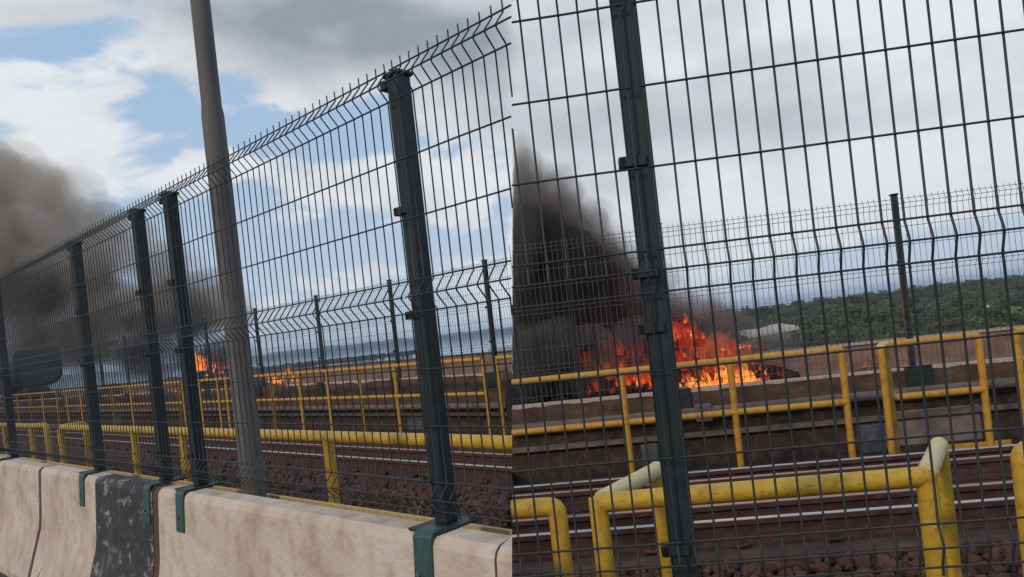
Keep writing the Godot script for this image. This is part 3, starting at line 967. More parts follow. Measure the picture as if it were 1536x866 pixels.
func build_banks(noise: FastNoiseLite) -> void:
	# the far shore across the river, and a nearer wooded spit
	var s := Shape.new()
	for k in 160:
		for q in 2:
			pass
	var cols := 220
	for row in 4:
		for k in cols + 1:
			var bearing := lerpf(-1.15, 0.06, float(k) / cols)
			var dist := 8600.0 + 700.0 * noise.get_noise_2d(k * 3.0, 5.0) + row * 500.0
			var top: float = [0.0, 40.0, 74.0, 92.0][row] + (8.0 + row * 8.0) * noise.get_noise_2d(k * 7.0, row * 40.0) * (1.0 if row else 0.0)
			s.vert(Vector3(sin(bearing) * dist, EYE - 31.0 + top, -cos(bearing) * dist), Vector3(-sin(bearing) * 0.5, 0.8, cos(bearing) * 0.5).normalized())
	for row in 3:
		for k in cols:
			var a := row * (cols + 1) + k
			s.tri(a, a + 1, a + cols + 1); s.tri(a + 1, a + cols + 2, a + cols + 1)
	tag(part("far_hills", s, mats.hills, self), "", "", "", "structure")
	# the wooded bank to the right
	var t := Shape.new()
	var nx := 90; var nz := 70
	for iz in nz + 1:
		for ix in nx + 1:
			var z := lerpf(60.0, 1500.0, pow(float(iz) / nz, 1.5))
			var x := lerpf(-0.02 * z - 20.0, z * 0.95 + 60.0, float(ix) / nx)
			var y := land_height(x, z, noise)
			t.vert(Vector3(x, EYE + y, -z), Vector3(-0.05, 0.95, 0.1).normalized())
	for iz in nz:
		for ix in nx:
			var a := iz * (nx + 1) + ix
			t.tri(a, a + 1, a + nx + 1); t.tri(a + 1, a + nx + 2, a + nx + 1)
	tag(part("hillside", t, mats.earth, self), "", "", "", "structure")
	var rr := RandomNumberGenerator.new()
	rr.seed = 99
	for v in 3:
		var spots := []
		var tints := PackedColorArray()
		for k in 4200:
			var z := lerpf(150.0, 1300.0, pow(rr.randf(), 1.25))
			var x := rr.randf_range(0.03, 0.82) * z
			var y := land_height(x, z, noise)
			if y < -28.5:
				continue
			if absf(x / z - 0.355 + 0.02 * noise.get_noise_1d(z * 3.0)) < 0.043 and z > 330.0 and z < 520.0:
				continue
			var h := rr.randf_range(3.2, 7.2) * (1.0 + 0.5 * noise.get_noise_2d(x * 2.0, z)) * (1.8 if rr.randf() < 0.05 else 1.0)
			var wide := h * rr.randf_range(0.95, 1.35)
			spots.append(Transform3D(Basis(Vector3.UP, rr.randf() * TAU).scaled(Vector3(wide, h, wide)), Vector3(x, EYE + y, -z)))
			var g := rr.randf_range(0.6, 1.35) * (1.0 + 1.0 * noise.get_noise_2d(x * 2.2 + 300.0, z * 1.0))
			tints.append(Color(0.060 * g + rr.randf() * 0.034, 0.104 * g, 0.034 * g))
		scatter("forest", "dark green forest covering the river bank beyond the fire", "forest", crown_mesh(40 + v, 300), mats.leaf, spots, tints)
	var spots2 := []
	var tints2 := PackedColorArray()
	for k in 900:
		var bearing := lerpf(-0.95, -0.105, pow(rr.randf(), 0.8))
		var reach := 1.0 - smoothstep(-0.33, -0.10, bearing) * 0.85
		var dist := lerpf(1350.0, 1350.0 + 300.0 * reach, rr.randf())
		if bearing > -0.3:
			dist = lerpf(1500.0, 1500.0 + 140.0 * reach, rr.randf())
		var h := rr.randf_range(9.0, 16.0)
		spots2.append(Transform3D(Basis(Vector3.UP, rr.randf() * TAU).scaled(Vector3(h * 1.6, h, h * 1.6)), Vector3(sin(bearing) * dist, EYE - 29.5, -cos(bearing) * dist)))
		var g := rr.randf_range(0.8, 1.2)
		tints2.append(Color(0.038 * g, 0.06 * g, 0.026 * g))
	scatter("spit_woods", "low dark wooded spit reaching into the river", "woods", crown_mesh(50, 300), mats.leaf, spots2, tints2)
	var b := Shape.new()
	lumps(b, Vector3(174.0, EYE + land_height(174.0, 495.0, noise) + 0.5, -495.0), Vector3(27.0, 5.0, 9.0), 0.5, noise, 10, 26)
	var bo := part("sand_bank", b, mats.sand, self)
	tag(bo, "", "", "", "structure")
	for q in [[1483.0, 459.0, 420.0, "small white house among trees on the wooded hillside, left of two"], [1530.0, 465.0, 400.0, "small white house at the edge of the wooded hillside"]]:
		var dx: float = q[0] - 768.0; var dy: float = q[1] - 497.0
		var z: float = q[2]
		var x := (dx * cos(ROLL) - dy * sin(ROLL)) / FOCAL * z
		var y := (-dx * sin(ROLL) - dy * cos(ROLL)) / FOCAL * z
		var h := thing("house", q[3], "house", Vector3(x, EYE + y - 1.0, -z), 0.4, "houses on the far hillside")
		var sh := Shape.new()
		box(sh, Vector3(-2.2, -2.0, -1.6), Vector3(2.2, 1.6, 1.6), 0.02)
		part("wall", sh, mats.white_wall, h)
		sh = Shape.new()
		prism(sh, [Vector2(-1.9, 1.61), Vector2(1.9, 1.61), Vector2(0.0, 2.6)], -2.5, 2.5, 0)
		part("roof", sh, mats.roof_tile, h)
		sh = Shape.new()
		box(sh, Vector3(-1.4, 0.1, 1.6), Vector3(-0.6, 0.9, 1.64))
		part("window", sh, mats.dark_glass, h)

func ballast(fr: Dictionary, d0: float, d1: float, end: float, count: int, sd: int, label: String) -> void:
	var r := RandomNumberGenerator.new()
	r.seed = sd
	for v in 3:
		var spots := []
		var tints := PackedColorArray()
		for k in count / 3:
			var d := lerpf(d0, d1, r.randf())
			var lo := bend_at(fr, -1.7, d)
			var a: float = lo + fr.side * (0.08 + pow(r.randf(), 1.2) * absf(end - lo))
			var size := 0.022 + 0.052 * pow(r.randf(), 1.6)
			var p := on(fr, a, -1.72 + r.randf_range(0.005, 0.075), d)
			spots.append(Transform3D(Basis.from_euler(Vector3(r.randf() * TAU, r.randf() * TAU, r.randf() * TAU)).scaled(Vector3.ONE * size), p))
			var g := r.randf_range(0.55, 1.5)
			tints.append(Color(g, g * r.randf_range(0.85, 1.15), g * r.randf_range(0.8, 1.25)))
		scatter("ballast", label, "ballast", stone_mesh(sd * 10 + v), mats.stone, spots, tints)

func build_near_stretch(noise: FastNoiseLite) -> void:
	var fr := NEAR_STRETCH
	var d := 1.535
	# the concrete barrier
	var o := []
	for p in [Vector2(1.315, -1.47), Vector2(1.315, -1.42), Vector2(1.425, -1.06), Vector2(1.436, -0.99), Vector2(1.462, -0.655), Vector2(1.47, -0.635), Vector2(1.488, -0.62), Vector2(1.575, -0.62), Vector2(1.59, -0.635), Vector2(1.62, -1.2), Vector2(1.75, -1.47)]:
		o.append(p)
	var cuts := [-16.0, along(fr, 61, 712, 1.47), along(fr, 143, 712, 1.47), along(fr, 236, 727, 1.47), along(fr, 744, 822, 1.47)]
	barrier(fr, o, cuts[0], cuts[1] - 0.036, mats.concrete, "tan concrete barrier beyond the narrow crack, farthest along the road")
	barrier(fr, o, cuts[1] + 0.036, cuts[2] - 0.004, mats.concrete, "tan concrete barrier between the narrow crack and the black painted one")
	barrier(fr, o, cuts[2] + 0.004, cuts[3] - 0.07, mats.black_paint, "concrete barrier painted black, the paint flaking to bare patches")
	barrier(fr, o, cuts[3] + 0.012, cuts[4] - 0.005, mats.concrete, "long tan concrete barrier from the black one to the rounded joint, lamp post behind")
	barrier(fr, o, cuts[4] + 0.005, null, mats.concrete, "short end of tan concrete barrier beside the thickest fence post bracket")
	for q in [[cuts[3] - 0.068, cuts[3] + 0.010, 0.003, "rusty brown joint strip between the black and the long tan barrier"], [cuts[1] - 0.0355, cuts[1] + 0.0355, 0.010, "dark brown filler in the narrow crack between two tan barriers"]]:
		var jt := Shape.new()
		var jat := Vector3(q[0], EYE - 1.47, -1.4)
		var e: float = q[2]
		sweep(jt, fr, [Vector2(1.315 + e, -1.47), Vector2(1.315 + e, -1.42), Vector2(1.425 + e, -1.06), Vector2(1.436 + e, -0.99), Vector2(1.462 + e, -0.655), Vector2(1.472 + e, -0.637), Vector2(1.488, -0.62 - e), Vector2(1.575 - e, -0.62 - e), Vector2(1.58 - e, -1.47)], q[0], q[1], jat)
		var jo := part("joint_filler", jt, mats.rust_joint, self)
		jo.position = jat.rotated(Vector3.UP, fr.turn); jo.rotation.y = fr.turn
		tag(jo, q[3], "joint filler")
	# fence posts and the mesh between them
	var pa: Array = [along(fr, 628, 455, d + 0.03), along(fr, 273, 515, d + 0.03), along(fr, 222, 515, d + 0.03), along(fr, 126, 530, d + 0.03), along(fr, 8, 600, d + 0.03)]
	var labels := ["thick dark green fence post nearest the camera, bracket at its foot", "dark green fence post just left of the grey lamp post", "dark green fence post over the black painted barrier", "dark green fence post left of the black painted barrier", "dark green fence post farthest along the road, by the dark lorry"]
	for k in 5:
		fence_post(fr, pa[k], d + 0.045, -0.62, 0.885, labels[k], [0.44, 0.09, -0.46])
	var bl := ["green steel strap under the thickest fence post, on tan barrier", "green steel strap on the tan barrier just right of the rusty joint", "green steel strap on the black painted barrier", "green steel strap on the tan barrier left of the black one", "green steel strap on the barrier beyond the narrow crack"]
	var ba: Array = [along(fr, 634, 810, 1.46), along(fr, 269, 742, 1.46), along(fr, 219, 732, 1.46), along(fr, 122, 715, 1.46), pa[4] - 0.03]
	for k in 5:
		saddle_bracket(fr, ba[k], 1.478, -0.624, bl[k])
	var edge := bend_at(fr, 0.9, d) + 0.02
	mesh_panel(fr, d, pa[0] + 0.02, edge, left_rows, 0.05, "dark mesh panel right of the thickest post, reaching the bend", true)
	var names := ["wide dark mesh panel in front of the grey lamp post", "narrow dark mesh panel between the two close fence posts", "dark mesh panel over the black barrier, smoke behind it", "dark mesh panel in front of the round bodied lorry"]
	for k in 4:
		mesh_panel(fr, d, pa[k + 1] + 0.02, pa[k] + 0.005, left_rows, 0.05, names[k])
	mesh_panel(fr, d, pa[4] - 2.4, pa[4] + 0.005, left_rows, 0.05, "dark mesh panel beyond the farthest fence post")
	# yellow toe plate on the track side
	var tp := Shape.new()
	var tat := Vector3(bend_at(fr, -0.65, 1.66), EYE - 0.8, -1.66)
	sweep(tp, fr, [Vector2(1.80, -0.692), Vector2(1.815, -0.692), Vector2(1.815, -0.83), Vector2(1.80, -0.83)], null, -12.0, tat)
	var to := part("toe_plate", tp, mats.cream, self)
	to.position = tat.rotated(Vector3.UP, fr.turn); to.rotation.y = fr.turn
	tag(to, "thin pale yellow edging plate along the back of the tan barrier", "edging")
	# the lamp post
	var la := along(fr, 366, 600, 1.70)
	var lp := thing("lamp_post", "tall grey stepped lamp post leaning against the sky behind the mesh", "lamp post", on(fr, la, -1.72, 1.70), fr.turn)
	var s := Shape.new()
	tube(s, [Vector3(0, 0, 0), Vector3(0, 2.94, 0), Vector3(0, 2.99, 0)], [0.062, 0.054, 0.048], 20)
	part("lower_tube", s, mats.pole, lp)
	s = Shape.new()
	tube(s, [Vector3(0, 2.98, 0), Vector3(0, 7.2, 0)], [0.048, 0.036], 18)
	part("upper_tube", s, mats.pole, lp)
	s = Shape.new()
	tube(s, elbow(Vector3(0, 7.1, 0), Vector3(0, 7.6, 0), Vector3(0, 7.75, 1.3), 0.3), 0.03, 10)
	part("arm", s, mats.pole, lp)
	s = Shape.new()
	box(s, Vector3(-0.12, 7.68, 1.25), Vector3(0.12, 7.8, 1.8), 0.04)
	part("lamp_head", s, mats.pole, lp)
	# near yellow handrail
	var rd := 2.66; var ry := -0.565; var rr := 0.038
	var a_end := along(fr, 92, 635, rd)
	var hat := Vector3(a_end, EYE - 1.72, -rd)
	var hr := thing("handrail", "thick yellow pipe handrail running along behind the tan barrier", "handrail", hat.rotated(Vector3.UP, fr.turn), fr.turn, "yellow handrails beside the near rail")
	var yy := ry + 1.72
	s = Shape.new()
	var circle := []
	for k in 24:
		circle.append(Vector2(rd + rr * cos(TAU * k / 24), ry + rr * sin(TAU * k / 24)))
	sweep(s, fr, circle, null, a_end, hat)
	part("top_rail", s, mats.yellow, hr)
	for x in [[93.0, 665.0], [204.0, 680.0], [278.0, 690.0], [498.0, 710.0]]:
		handrail_post(hr, along(fr, x[0], x[1], rd + 0.01) - a_end, yy - 0.02, 0.0, rr * 0.95, mats.yellow, -0.005)
	rail_bar(hr, "return_rail", elbow(Vector3(0.0, yy, 0), Vector3(-0.16, yy, -0.3), Vector3(-0.16, 0.0, -0.3), 0.08), rr * 0.95, mats.yellow)
	var b_end := along(fr, 46, 640, rd)
	hat = Vector3(b_end, EYE - 1.72, -rd)
	hr = thing("handrail", "yellow pipe handrail with two posts at the far left of the barrier", "handrail", hat.rotated(Vector3.UP, fr.turn), fr.turn, "yellow handrails beside the near rail")
	rail_bar(hr, "top_rail", [Vector3(0, yy, 0), Vector3(-3.5, yy, 0)], rr, mats.yellow)
	handrail_post(hr, -0.02, yy - 0.02, 0.0, rr * 0.95, mats.yellow, -0.004)
	handrail_post(hr, -1.5, yy - 0.02, 0.0, rr * 0.95, mats.yellow, -0.004)
	rail_bar(hr, "return_rail", elbow(Vector3(0.0, yy, 0), Vector3(0.5, yy + 0.01, -0.06), Vector3(0.5, 0.0, -0.06), 0.08), rr * 0.95, mats.yellow)
	# the track
	rail_length(fr, 5.54, -1.44, -70.0, "shiny topped running rail nearest the tan barrier", true)
	rail_length(fr, 6.12, -1.435, -70.0, "rusty guard rail just beyond the shiny rail, left stretch", false)
	rail_length(fr, 6.78, -1.435, -70.0, "rusty guard rail hidden behind the thick yellow handrail", false)
	rail_length(fr, 7.14, -1.44, -70.0, "shiny far running rail below the thin yellow handrail, left stretch", true)
	var sl := Shape.new()
	var sat := Vector3(bend_at(fr, -1.62, 5.3), EYE - 1.72, -5.3)
	sweep(sl, fr, [Vector2(5.32, -1.612), Vector2(7.45, -1.612), Vector2(7.45, -1.9), Vector2(5.32, -1.9)], null, -70.0, sat)
	var so := part("track_slab", sl, mats.slab, self)
	so.position = sat.rotated(Vector3.UP, fr.turn); so.rotation.y = fr.turn
	tag(so, "brown track slab carrying the rails, left stretch", "track slab", "", "structure")
	ballast(fr, 3.3, 5.4, -14.0, 9000, 3, "dark red ballast stones along the left stretch of track")
	# thin yellow handrail beyond the track
	var fd := 8.0; var top := -0.385; var midy := -0.93; var floor_y := -1.60
	var fr_r := 0.034
	var u0 := along(fr, 722, 540, fd)
	hat = Vector3(u0, EYE + floor_y, -fd)
	var fh := thing("far_handrail", "long thin yellow handrail with many posts beyond the track, left stretch", "handrail", hat.rotated(Vector3.UP, fr.turn), fr.turn, "thin yellow handrails beyond the track")
	var u1 := along(fr, 296, 566, fd)
	rail_bar(fh, "top_rail", [Vector3(u1 - u0, top - floor_y, 0), Vector3(0, top - floor_y, 0)], fr_r, mats.far_yellow)
	rail_bar(fh, "middle_rail", [Vector3(u1 - u0, midy - floor_y, 0), Vector3(0, midy - floor_y, 0)], fr_r * 0.9, mats.far_yellow)
	for x in [297.0, 324.0, 336.0, 372.0, 404.0, 446.0, 488.0, 536.0, 590.0, 653.0, 724.0]:
		handrail_post(fh, along(fr, x, 560.0 - (x - 300.0) * 0.05, fd) - u0, top - floor_y - 0.01, 0.0, fr_r * 0.95, mats.far_yellow, -0.004)
	u0 = along(fr, 272, 570, fd)
	u1 = along(fr, 95, 585, fd)
	hat = Vector3(u0, EYE + floor_y, -fd)
	fh = thing("far_handrail", "thin yellow handrail beyond the track ending at a double post by the flames", "handrail", hat.rotated(Vector3.UP, fr.turn), fr.turn, "thin yellow handrails beyond the track")
	rail_bar(fh, "top_rail", [Vector3(u1 - u0, top - floor_y, 0), Vector3(0, top - floor_y, 0)], fr_r, mats.far_yellow)
	rail_bar(fh, "middle_rail", [Vector3(u1 - u0, midy - floor_y, 0), Vector3(0, midy - floor_y, 0)], fr_r * 0.9, mats.far_yellow)
	for x in [97.0, 118.0, 140.0, 165.0, 194.0, 228.0, 265.0, 272.0]:
		handrail_post(fh, along(fr, x, 575, fd) - u0, top - floor_y - 0.01, 0.0, fr_r * 0.95, mats.far_yellow, -0.004)
	u0 = along(fr, 84, 590, fd)
	u1 = u0 - 14.0
	hat = Vector3(u0, EYE + floor_y, -fd)
	fh = thing("far_handrail", "thin yellow handrail under the round bodied lorry at far left", "handrail", hat.rotated(Vector3.UP, fr.turn), fr.turn, "thin yellow handrails beyond the track")
	rail_bar(fh, "top_rail", [Vector3(u1 - u0, top - floor_y, 0), Vector3(0, top - floor_y, 0)], fr_r, mats.far_yellow)
	rail_bar(fh, "middle_rail", [Vector3(u1 - u0, midy - floor_y, 0), Vector3(0, midy - floor_y, 0)], fr_r * 0.9, mats.far_yellow)
	for k in 8:
		handrail_post(fh, -1.9 * k, top - floor_y - 0.01, 0.0, fr_r * 0.95, mats.far_yellow, -0.004)
	u0 = along(fr, 744, 537, fd)
	hat = Vector3(u0, EYE + floor_y, -fd)
	fh = thing("far_handrail", "short thin yellow handrail beyond the track running up to the bend", "handrail", hat.rotated(Vector3.UP, fr.turn), fr.turn, "thin yellow handrails beyond the track")
	circle = []
	for k in 16:
		circle.append(Vector2(fd + fr_r * cos(TAU * k / 16), top + fr_r * sin(TAU * k / 16)))
	s = Shape.new()
	sweep(s, fr, circle, null, u0, hat)
	part("top_rail", s, mats.far_yellow, fh)
	handrail_post(fh, 0.0, top - floor_y - 0.01, 0.0, fr_r * 0.95, mats.far_yellow, -0.004)
	# retaining wall with the far fence on it
	var wd := 8.9; var wtop := -0.685
	var panels := []
	for k in 16:
		var a := bend_at(fr, wtop, wd) - 0.7 - k * 1.65
		panels.append([a - 0.55 - 0.2 * noise.get_noise_1d(k * 90.0), a, -1.70, -1.415, -0.02 + 0.02 * (k % 2), "grey_panel" if k % 3 else "low_wall"])
	far_wall(fr, wd, wtop, -1.24, -1.36, floor_y, -75.0, "brown stepped concrete wall beyond the track, left stretch, grey pipe along it", panels, noise)
	var fp := []
	for x in [[735.0, 470.0], [591.0, 490.0], [480.0, 505.0], [388.0, 520.0], [312.0, 530.0], [237.0, 530.0], [190.0, 540.0], [150.0, 545.0]]:
		fp.append(along(fr, x[0], x[1], wd + 0.12))
	far_fence(fr, wd + 0.06, wtop, 1.22, fp, -40.0, "fine mesh fence on the brown wall beyond the track, left stretch", ["far fence post nearest the bend, water behind it", "far fence post left of the thickest near post, water behind it", "far fence post in front of the wooded spit tip", "far fence post right of the lamp post by the small flames", "far fence post left of the lamp post above the burnt car", "far fence post in thick smoke between two near posts", "far fence post in smoke left of the two close near posts", "far fence post in smoke, third beyond the burnt car"], 0.042)
	# parapet across the far road
	var ps := Shape.new()
	var pd := 14.8
	var pat := Vector3(bend_at(fr, -0.5, pd), EYE - 1.6, -pd)
	sweep(ps, fr, [Vector2(pd, -1.7), Vector2(pd, -0.60), Vector2(pd + 0.05, -0.56), Vector2(pd + 0.25, -0.56), Vector2(pd + 0.3, -1.7)], null, -90.0, pat)
	var po := part("parapet", ps, mats.parapet, self)
	po.position = pat.rotated(Vector3.UP, fr.turn); po.rotation.y = fr.turn
	var pc := Shape.new()
	sweep(pc, fr, [Vector2(pd - 0.02, -0.557), Vector2(pd + 0.27, -0.557), Vector2(pd + 0.27, -0.52), Vector2(pd - 0.02, -0.52)], null, -90.0, pat)
	part("coping", pc, mats.ledge, po)
	tag(po, "reddish concrete parapet across the far road in front of the water", "parapet")
	# weeds
	weed("thin green weed sprouting from the ballast by the thickest post", on(fr, along(fr, 622, 765, 1.9), -0.80, 1.9), 0.2, 3)
	weed("small leafy weed at the foot of the tan barrier", on(fr, along(fr, 38, 850, 1.2), -1.47, 1.2), 0.24, 9)

func weed(label: String, at: Vector3, h: float, blades: int) -> void:
	var t := thing("weed", label, "weed", at)
	for k in blades:
		var s := Shape.new()
		var w := TAU * k / blades + 0.4
		var out := Vector3(cos(w), 0, sin(w))
		var hh := h * rng.randf_range(0.6, 1.0)
		tube(s, [Vector3.ZERO, out * hh * 0.1 + Vector3(0, hh * 0.5, 0), out * hh * 0.4 + Vector3(0, hh, 0)], [0.004, 0.007, 0.001], 5)
		part("blade", s, mats.weed, t)

func build_far_stretch(noise: FastNoiseLite) -> void:
	var fr := FAR_STRETCH
	var d := 1.828
	var o := []
	for p in [Vector2(1.55, -1.47), Vector2(1.55, -1.40), Vector2(1.69, -1.1), Vector2(1.74, -0.80), Vector2(1.76, -0.78), Vector2(1.87, -0.78), Vector2(1.89, -0.80), Vector2(1.93, -1.47)]:
		o.append(p)
	barrier(fr, o, 8.0, null, mats.concrete, "concrete barrier under the mesh fence on the right stretch")
	var pa := along(fr, 982, 430, d + 0.045)
	fence_post(fr, pa, d + 0.045, -0.78, 0.96, "dark green fence post standing before the largest flames", [0.385, 0.108, -0.03, -0.585])
	var lo := bend_at(fr, 0.9, d) - 0.3
	mesh_panel(fr, d, lo, pa - 0.005, right_rows, 0.0515, "dark mesh panel left of the fire post, thick black smoke behind", true)
	mesh_panel(fr, d, pa + 0.012, pa + 2.4, right_rows, 0.0515, "wide dark mesh panel right of the fire post, woods behind")
	# near yellow handrails, each with a slanting return at its ends
	var rd := 2.65; var ry := -0.648; var rr := 0.0345
	var yy := ry + 1.72
	var e0 := along(fr, 832, 730, rd)
	var hat := Vector3(e0, EYE - 1.72, -rd)
	var t := thing("handrail", "thick yellow pipe handrail end coming from the bend, left of the gap", "handrail", hat.rotated(Vector3.UP, fr.turn), fr.turn, "yellow handrails beside the near rail")
	rail_bar(t, "top_rail", elbow(Vector3(bend_at(fr, ry, rd) - e0, yy, 0), Vector3(0, yy, 0), Vector3(0, 0, 0), 0.035), rr, mats.yellow)
	e0 = along(fr, 896, 745, rd)
	var e1 := along(fr, 1388, 700, rd)
	hat = Vector3(e0, EYE - 1.72, -rd)
	t = thing("handrail", "thick yellow pipe handrail with a pale topped return pipe at each end", "handrail", hat.rotated(Vector3.UP, fr.turn), fr.turn, "yellow handrails beside the near rail")
	var back := Vector3(0.245, 0.0, -0.47)
	rail_bar(t, "top_rail", [Vector3(0.0, yy, 0), Vector3(e1 - e0, yy, 0)], rr, mats.yellow)
	handrail_post(t, 0.0, yy + rr * 0.5, 0.0, rr * 0.98, mats.yellow)
	handrail_post(t, e1 - e0, yy + rr * 0.4, 0.0, rr * 0.98, mats.yellow)
	for x in [0.0, e1 - e0]:
		rail_bar(t, "return_rail", [Vector3(x, yy + 0.003, 0) + back * 0.06, Vector3(x, yy + 0.003, 0) + back], rr * 0.97, mats.pale_cap)
		var s := Shape.new()
		lumps(s, Vector3(x, yy + 0.003, 0) + back, Vector3.ONE * rr * 1.02, 0.0, noise, 8, 14)
		part("return_cap", s, mats.pale_cap, t)
		s = Shape.new()
		tube(s, [Vector3(x, yy - 0.02, 0) + back, Vector3(x, -yy * 0.0, 0) + back], rr * 0.95, 14)
		part("return_post", s, mats.yellow, t)
	e0 = along(fr, 1534, 700, 2.8)
	hat = Vector3(e0, EYE - 1.72, -2.8)
	t = thing("handrail", "yellow pipe handrail post at the right end of the near track", "handrail", hat.rotated(Vector3.UP, fr.turn), fr.turn, "yellow handrails beside the near rail")
	rail_bar(t, "top_rail", elbow(Vector3(2.0, yy + 0.03, 0), Vector3(0, yy + 0.03, 0), Vector3(0, 0, 0), 0.04), rr, mats.yellow)
	# the track
	rail_length(fr, 5.13, -1.44, 60.0, "shiny topped running rail seen under the thick yellow handrail", true)
	rail_length(fr, 5.52, -1.435, 60.0, "rusty guard rail beyond the shiny rail, right stretch", false)
	rail_length(fr, 6.36, -1.435, 60.0, "rusty far guard rail on the right stretch of track", false)
	rail_length(fr, 6.74, -1.44, 60.0, "bright far running rail just above the thick yellow handrail", true)
	var sl := Shape.new()
	var sat := Vector3(bend_at(fr, -1.62, 4.86), EYE - 1.72, -4.86)
	sweep(sl, fr, [Vector2(4.86, -1.625), Vector2(4.88, -1.612), Vector2(7.0, -1.612), Vector2(7.0, -1.9), Vector2(4.86, -1.9)], null, 60.0, sat)
	var so := part("track_slab", sl, mats.slab, self)
	so.position = sat.rotated(Vector3.UP, fr.turn); so.rotation.y = fr.turn
	tag(so, "brown track slab carrying the rails, right stretch", "track slab", "", "structure")
	ballast(fr, 3.4, 4.93, 6.0, 4200, 5, "dark red ballast stones along the right stretch of track")
	# thin yellow handrails beyond the track
	var fd := 7.3; var top := -0.515; var midy := -1.02; var floor_y := -1.60; var r2 := 0.034
	var runs := [[null, 1262.0, [930.0, 1095.0, 1264.0], "thin yellow handrail in front of the burning car"], [1328.0, 1466.0, [1328.0, 1470.0], "short thin yellow handrail with a pale topped double post, right of the burning car"], [1526.0, 2100.0, [1527.0], "thin yellow handrail at the right end beyond the track"]]
	for run in runs:
		var a0: float = bend_at(fr, top, fd) if run[0] == null else along(fr, run[0], 515, fd)
		var a1: float = along(fr, run[1], 522.0 if run[1] < 1300 else 498.0, fd)
		hat = Vector3(a0, EYE + floor_y, -fd)
		t = thing("far_handrail", run[3], "handrail", hat.rotated(Vector3.UP, fr.turn), fr.turn, "thin yellow handrails beyond the track")
		rail_bar(t, "top_rail", [Vector3(0, top - floor_y, 0), Vector3(a1 - a0, top - floor_y, 0)], r2, mats.far_yellow)
		var m0 := bend_at(fr, midy, fd) - a0 if run[0] == null else 0.0
		rail_bar(t, "middle_rail", [Vector3(m0, midy - floor_y, 0), Vector3(a1 - a0, midy - floor_y, 0)], r2 * 0.95, mats.far_yellow)
		for x in run[2]:
			handrail_post(t, along(fr, x, 545.0 if x < 1300 else 520.0, fd) - a0, top - floor_y + 0.01, 0.0, r2 * 0.95, mats.far_yellow, -0.003)
		if run[0] == 1328.0:
			rail_bar(t, "return_rail", [Vector3(0, top - floor_y, 0), Vector3(-0.1, top - floor_y - 0.0, 0.16)], r2, mats.pale_cap)
			var s := Shape.new()
			tube(s, [Vector3(-0.1, top - floor_y, 0.16), Vector3(-0.1, 0, 0.16)], r2 * 0.95, 12)
			part("return_post", s, mats.far_yellow, t)
			s = Shape.new()
			box(s, Vector3(0.3, 0.0, -0.02), Vector3(a1 - a0 + 0.2, 0.09, -0.005), 0.003)
			part("toe_board", s, mats.far_yellow, t)
	# retaining wall and the far fence
	var wd := 8.35; var wtop := -0.865
	var ax := along(fr, 1345, 640, wd)
	var panels := [[ax, ax + 0.86, -1.70, -1.32, 0.0, "pale_panel"], [ax - 0.42, ax - 0.1, -1.72, -1.42, 0.12, "grey_panel"], [ax + 1.45, ax + 1.75, -1.72, -1.42, 0.06, "grey_panel"], [along(fr, 960, 660, wd), along(fr, 985, 660, wd), -1.72, -1.42, 0.1, "grey_panel"], [along(fr, 1042, 620, wd), along(fr, 1066, 620, wd), -1.22, -1.03, 0.145, "ledge"]]
	far_wall(fr, wd, wtop, -1.115, -1.335, floor_y, 60.0, "brown stepped concrete wall below the burning car, grey pipe along it", panels, noise)
	var fp := [along(fr, 1355, 420, wd + 0.12), along(fr, 1002, 470, wd + 0.12), along(fr, 1355, 420, wd + 0.12) + 2.8]
	far_fence(fr, wd + 0.06, wtop, 0.965, fp, 22.0, "fine mesh fence on the brown wall, right stretch, woods behind", ["slim far fence post against the wooded bank", "far fence post hidden behind the near post by the flames", "far fence post past the right end"], 0.03)
	var ps := Shape.new()
	var pd := 14.8
	var pat := Vector3(bend_at(fr, -0.9, pd), EYE - 1.6, -pd)
	sweep(ps, fr, [Vector2(pd, -1.7), Vector2(pd, -1.04), Vector2(pd + 0.05, -1.0), Vector2(pd + 0.25, -1.0), Vector2(pd + 0.3, -1.7)], null, 60.0, pat)
	var po := part("parapet", ps, mats.parapet, self)
	po.position = pat.rotated(Vector3.UP, fr.turn); po.rotation.y = fr.turn
	var pc := Shape.new()
	sweep(pc, fr, [Vector2(pd - 0.02, -0.997), Vector2(pd + 0.27, -0.997), Vector2(pd + 0.27, -0.95), Vector2(pd - 0.02, -0.95)], null, 60.0, pat)
	part("coping", pc, mats.crust, po)
	tag(po, "reddish concrete parapet across the far road below the wooded bank", "parapet")

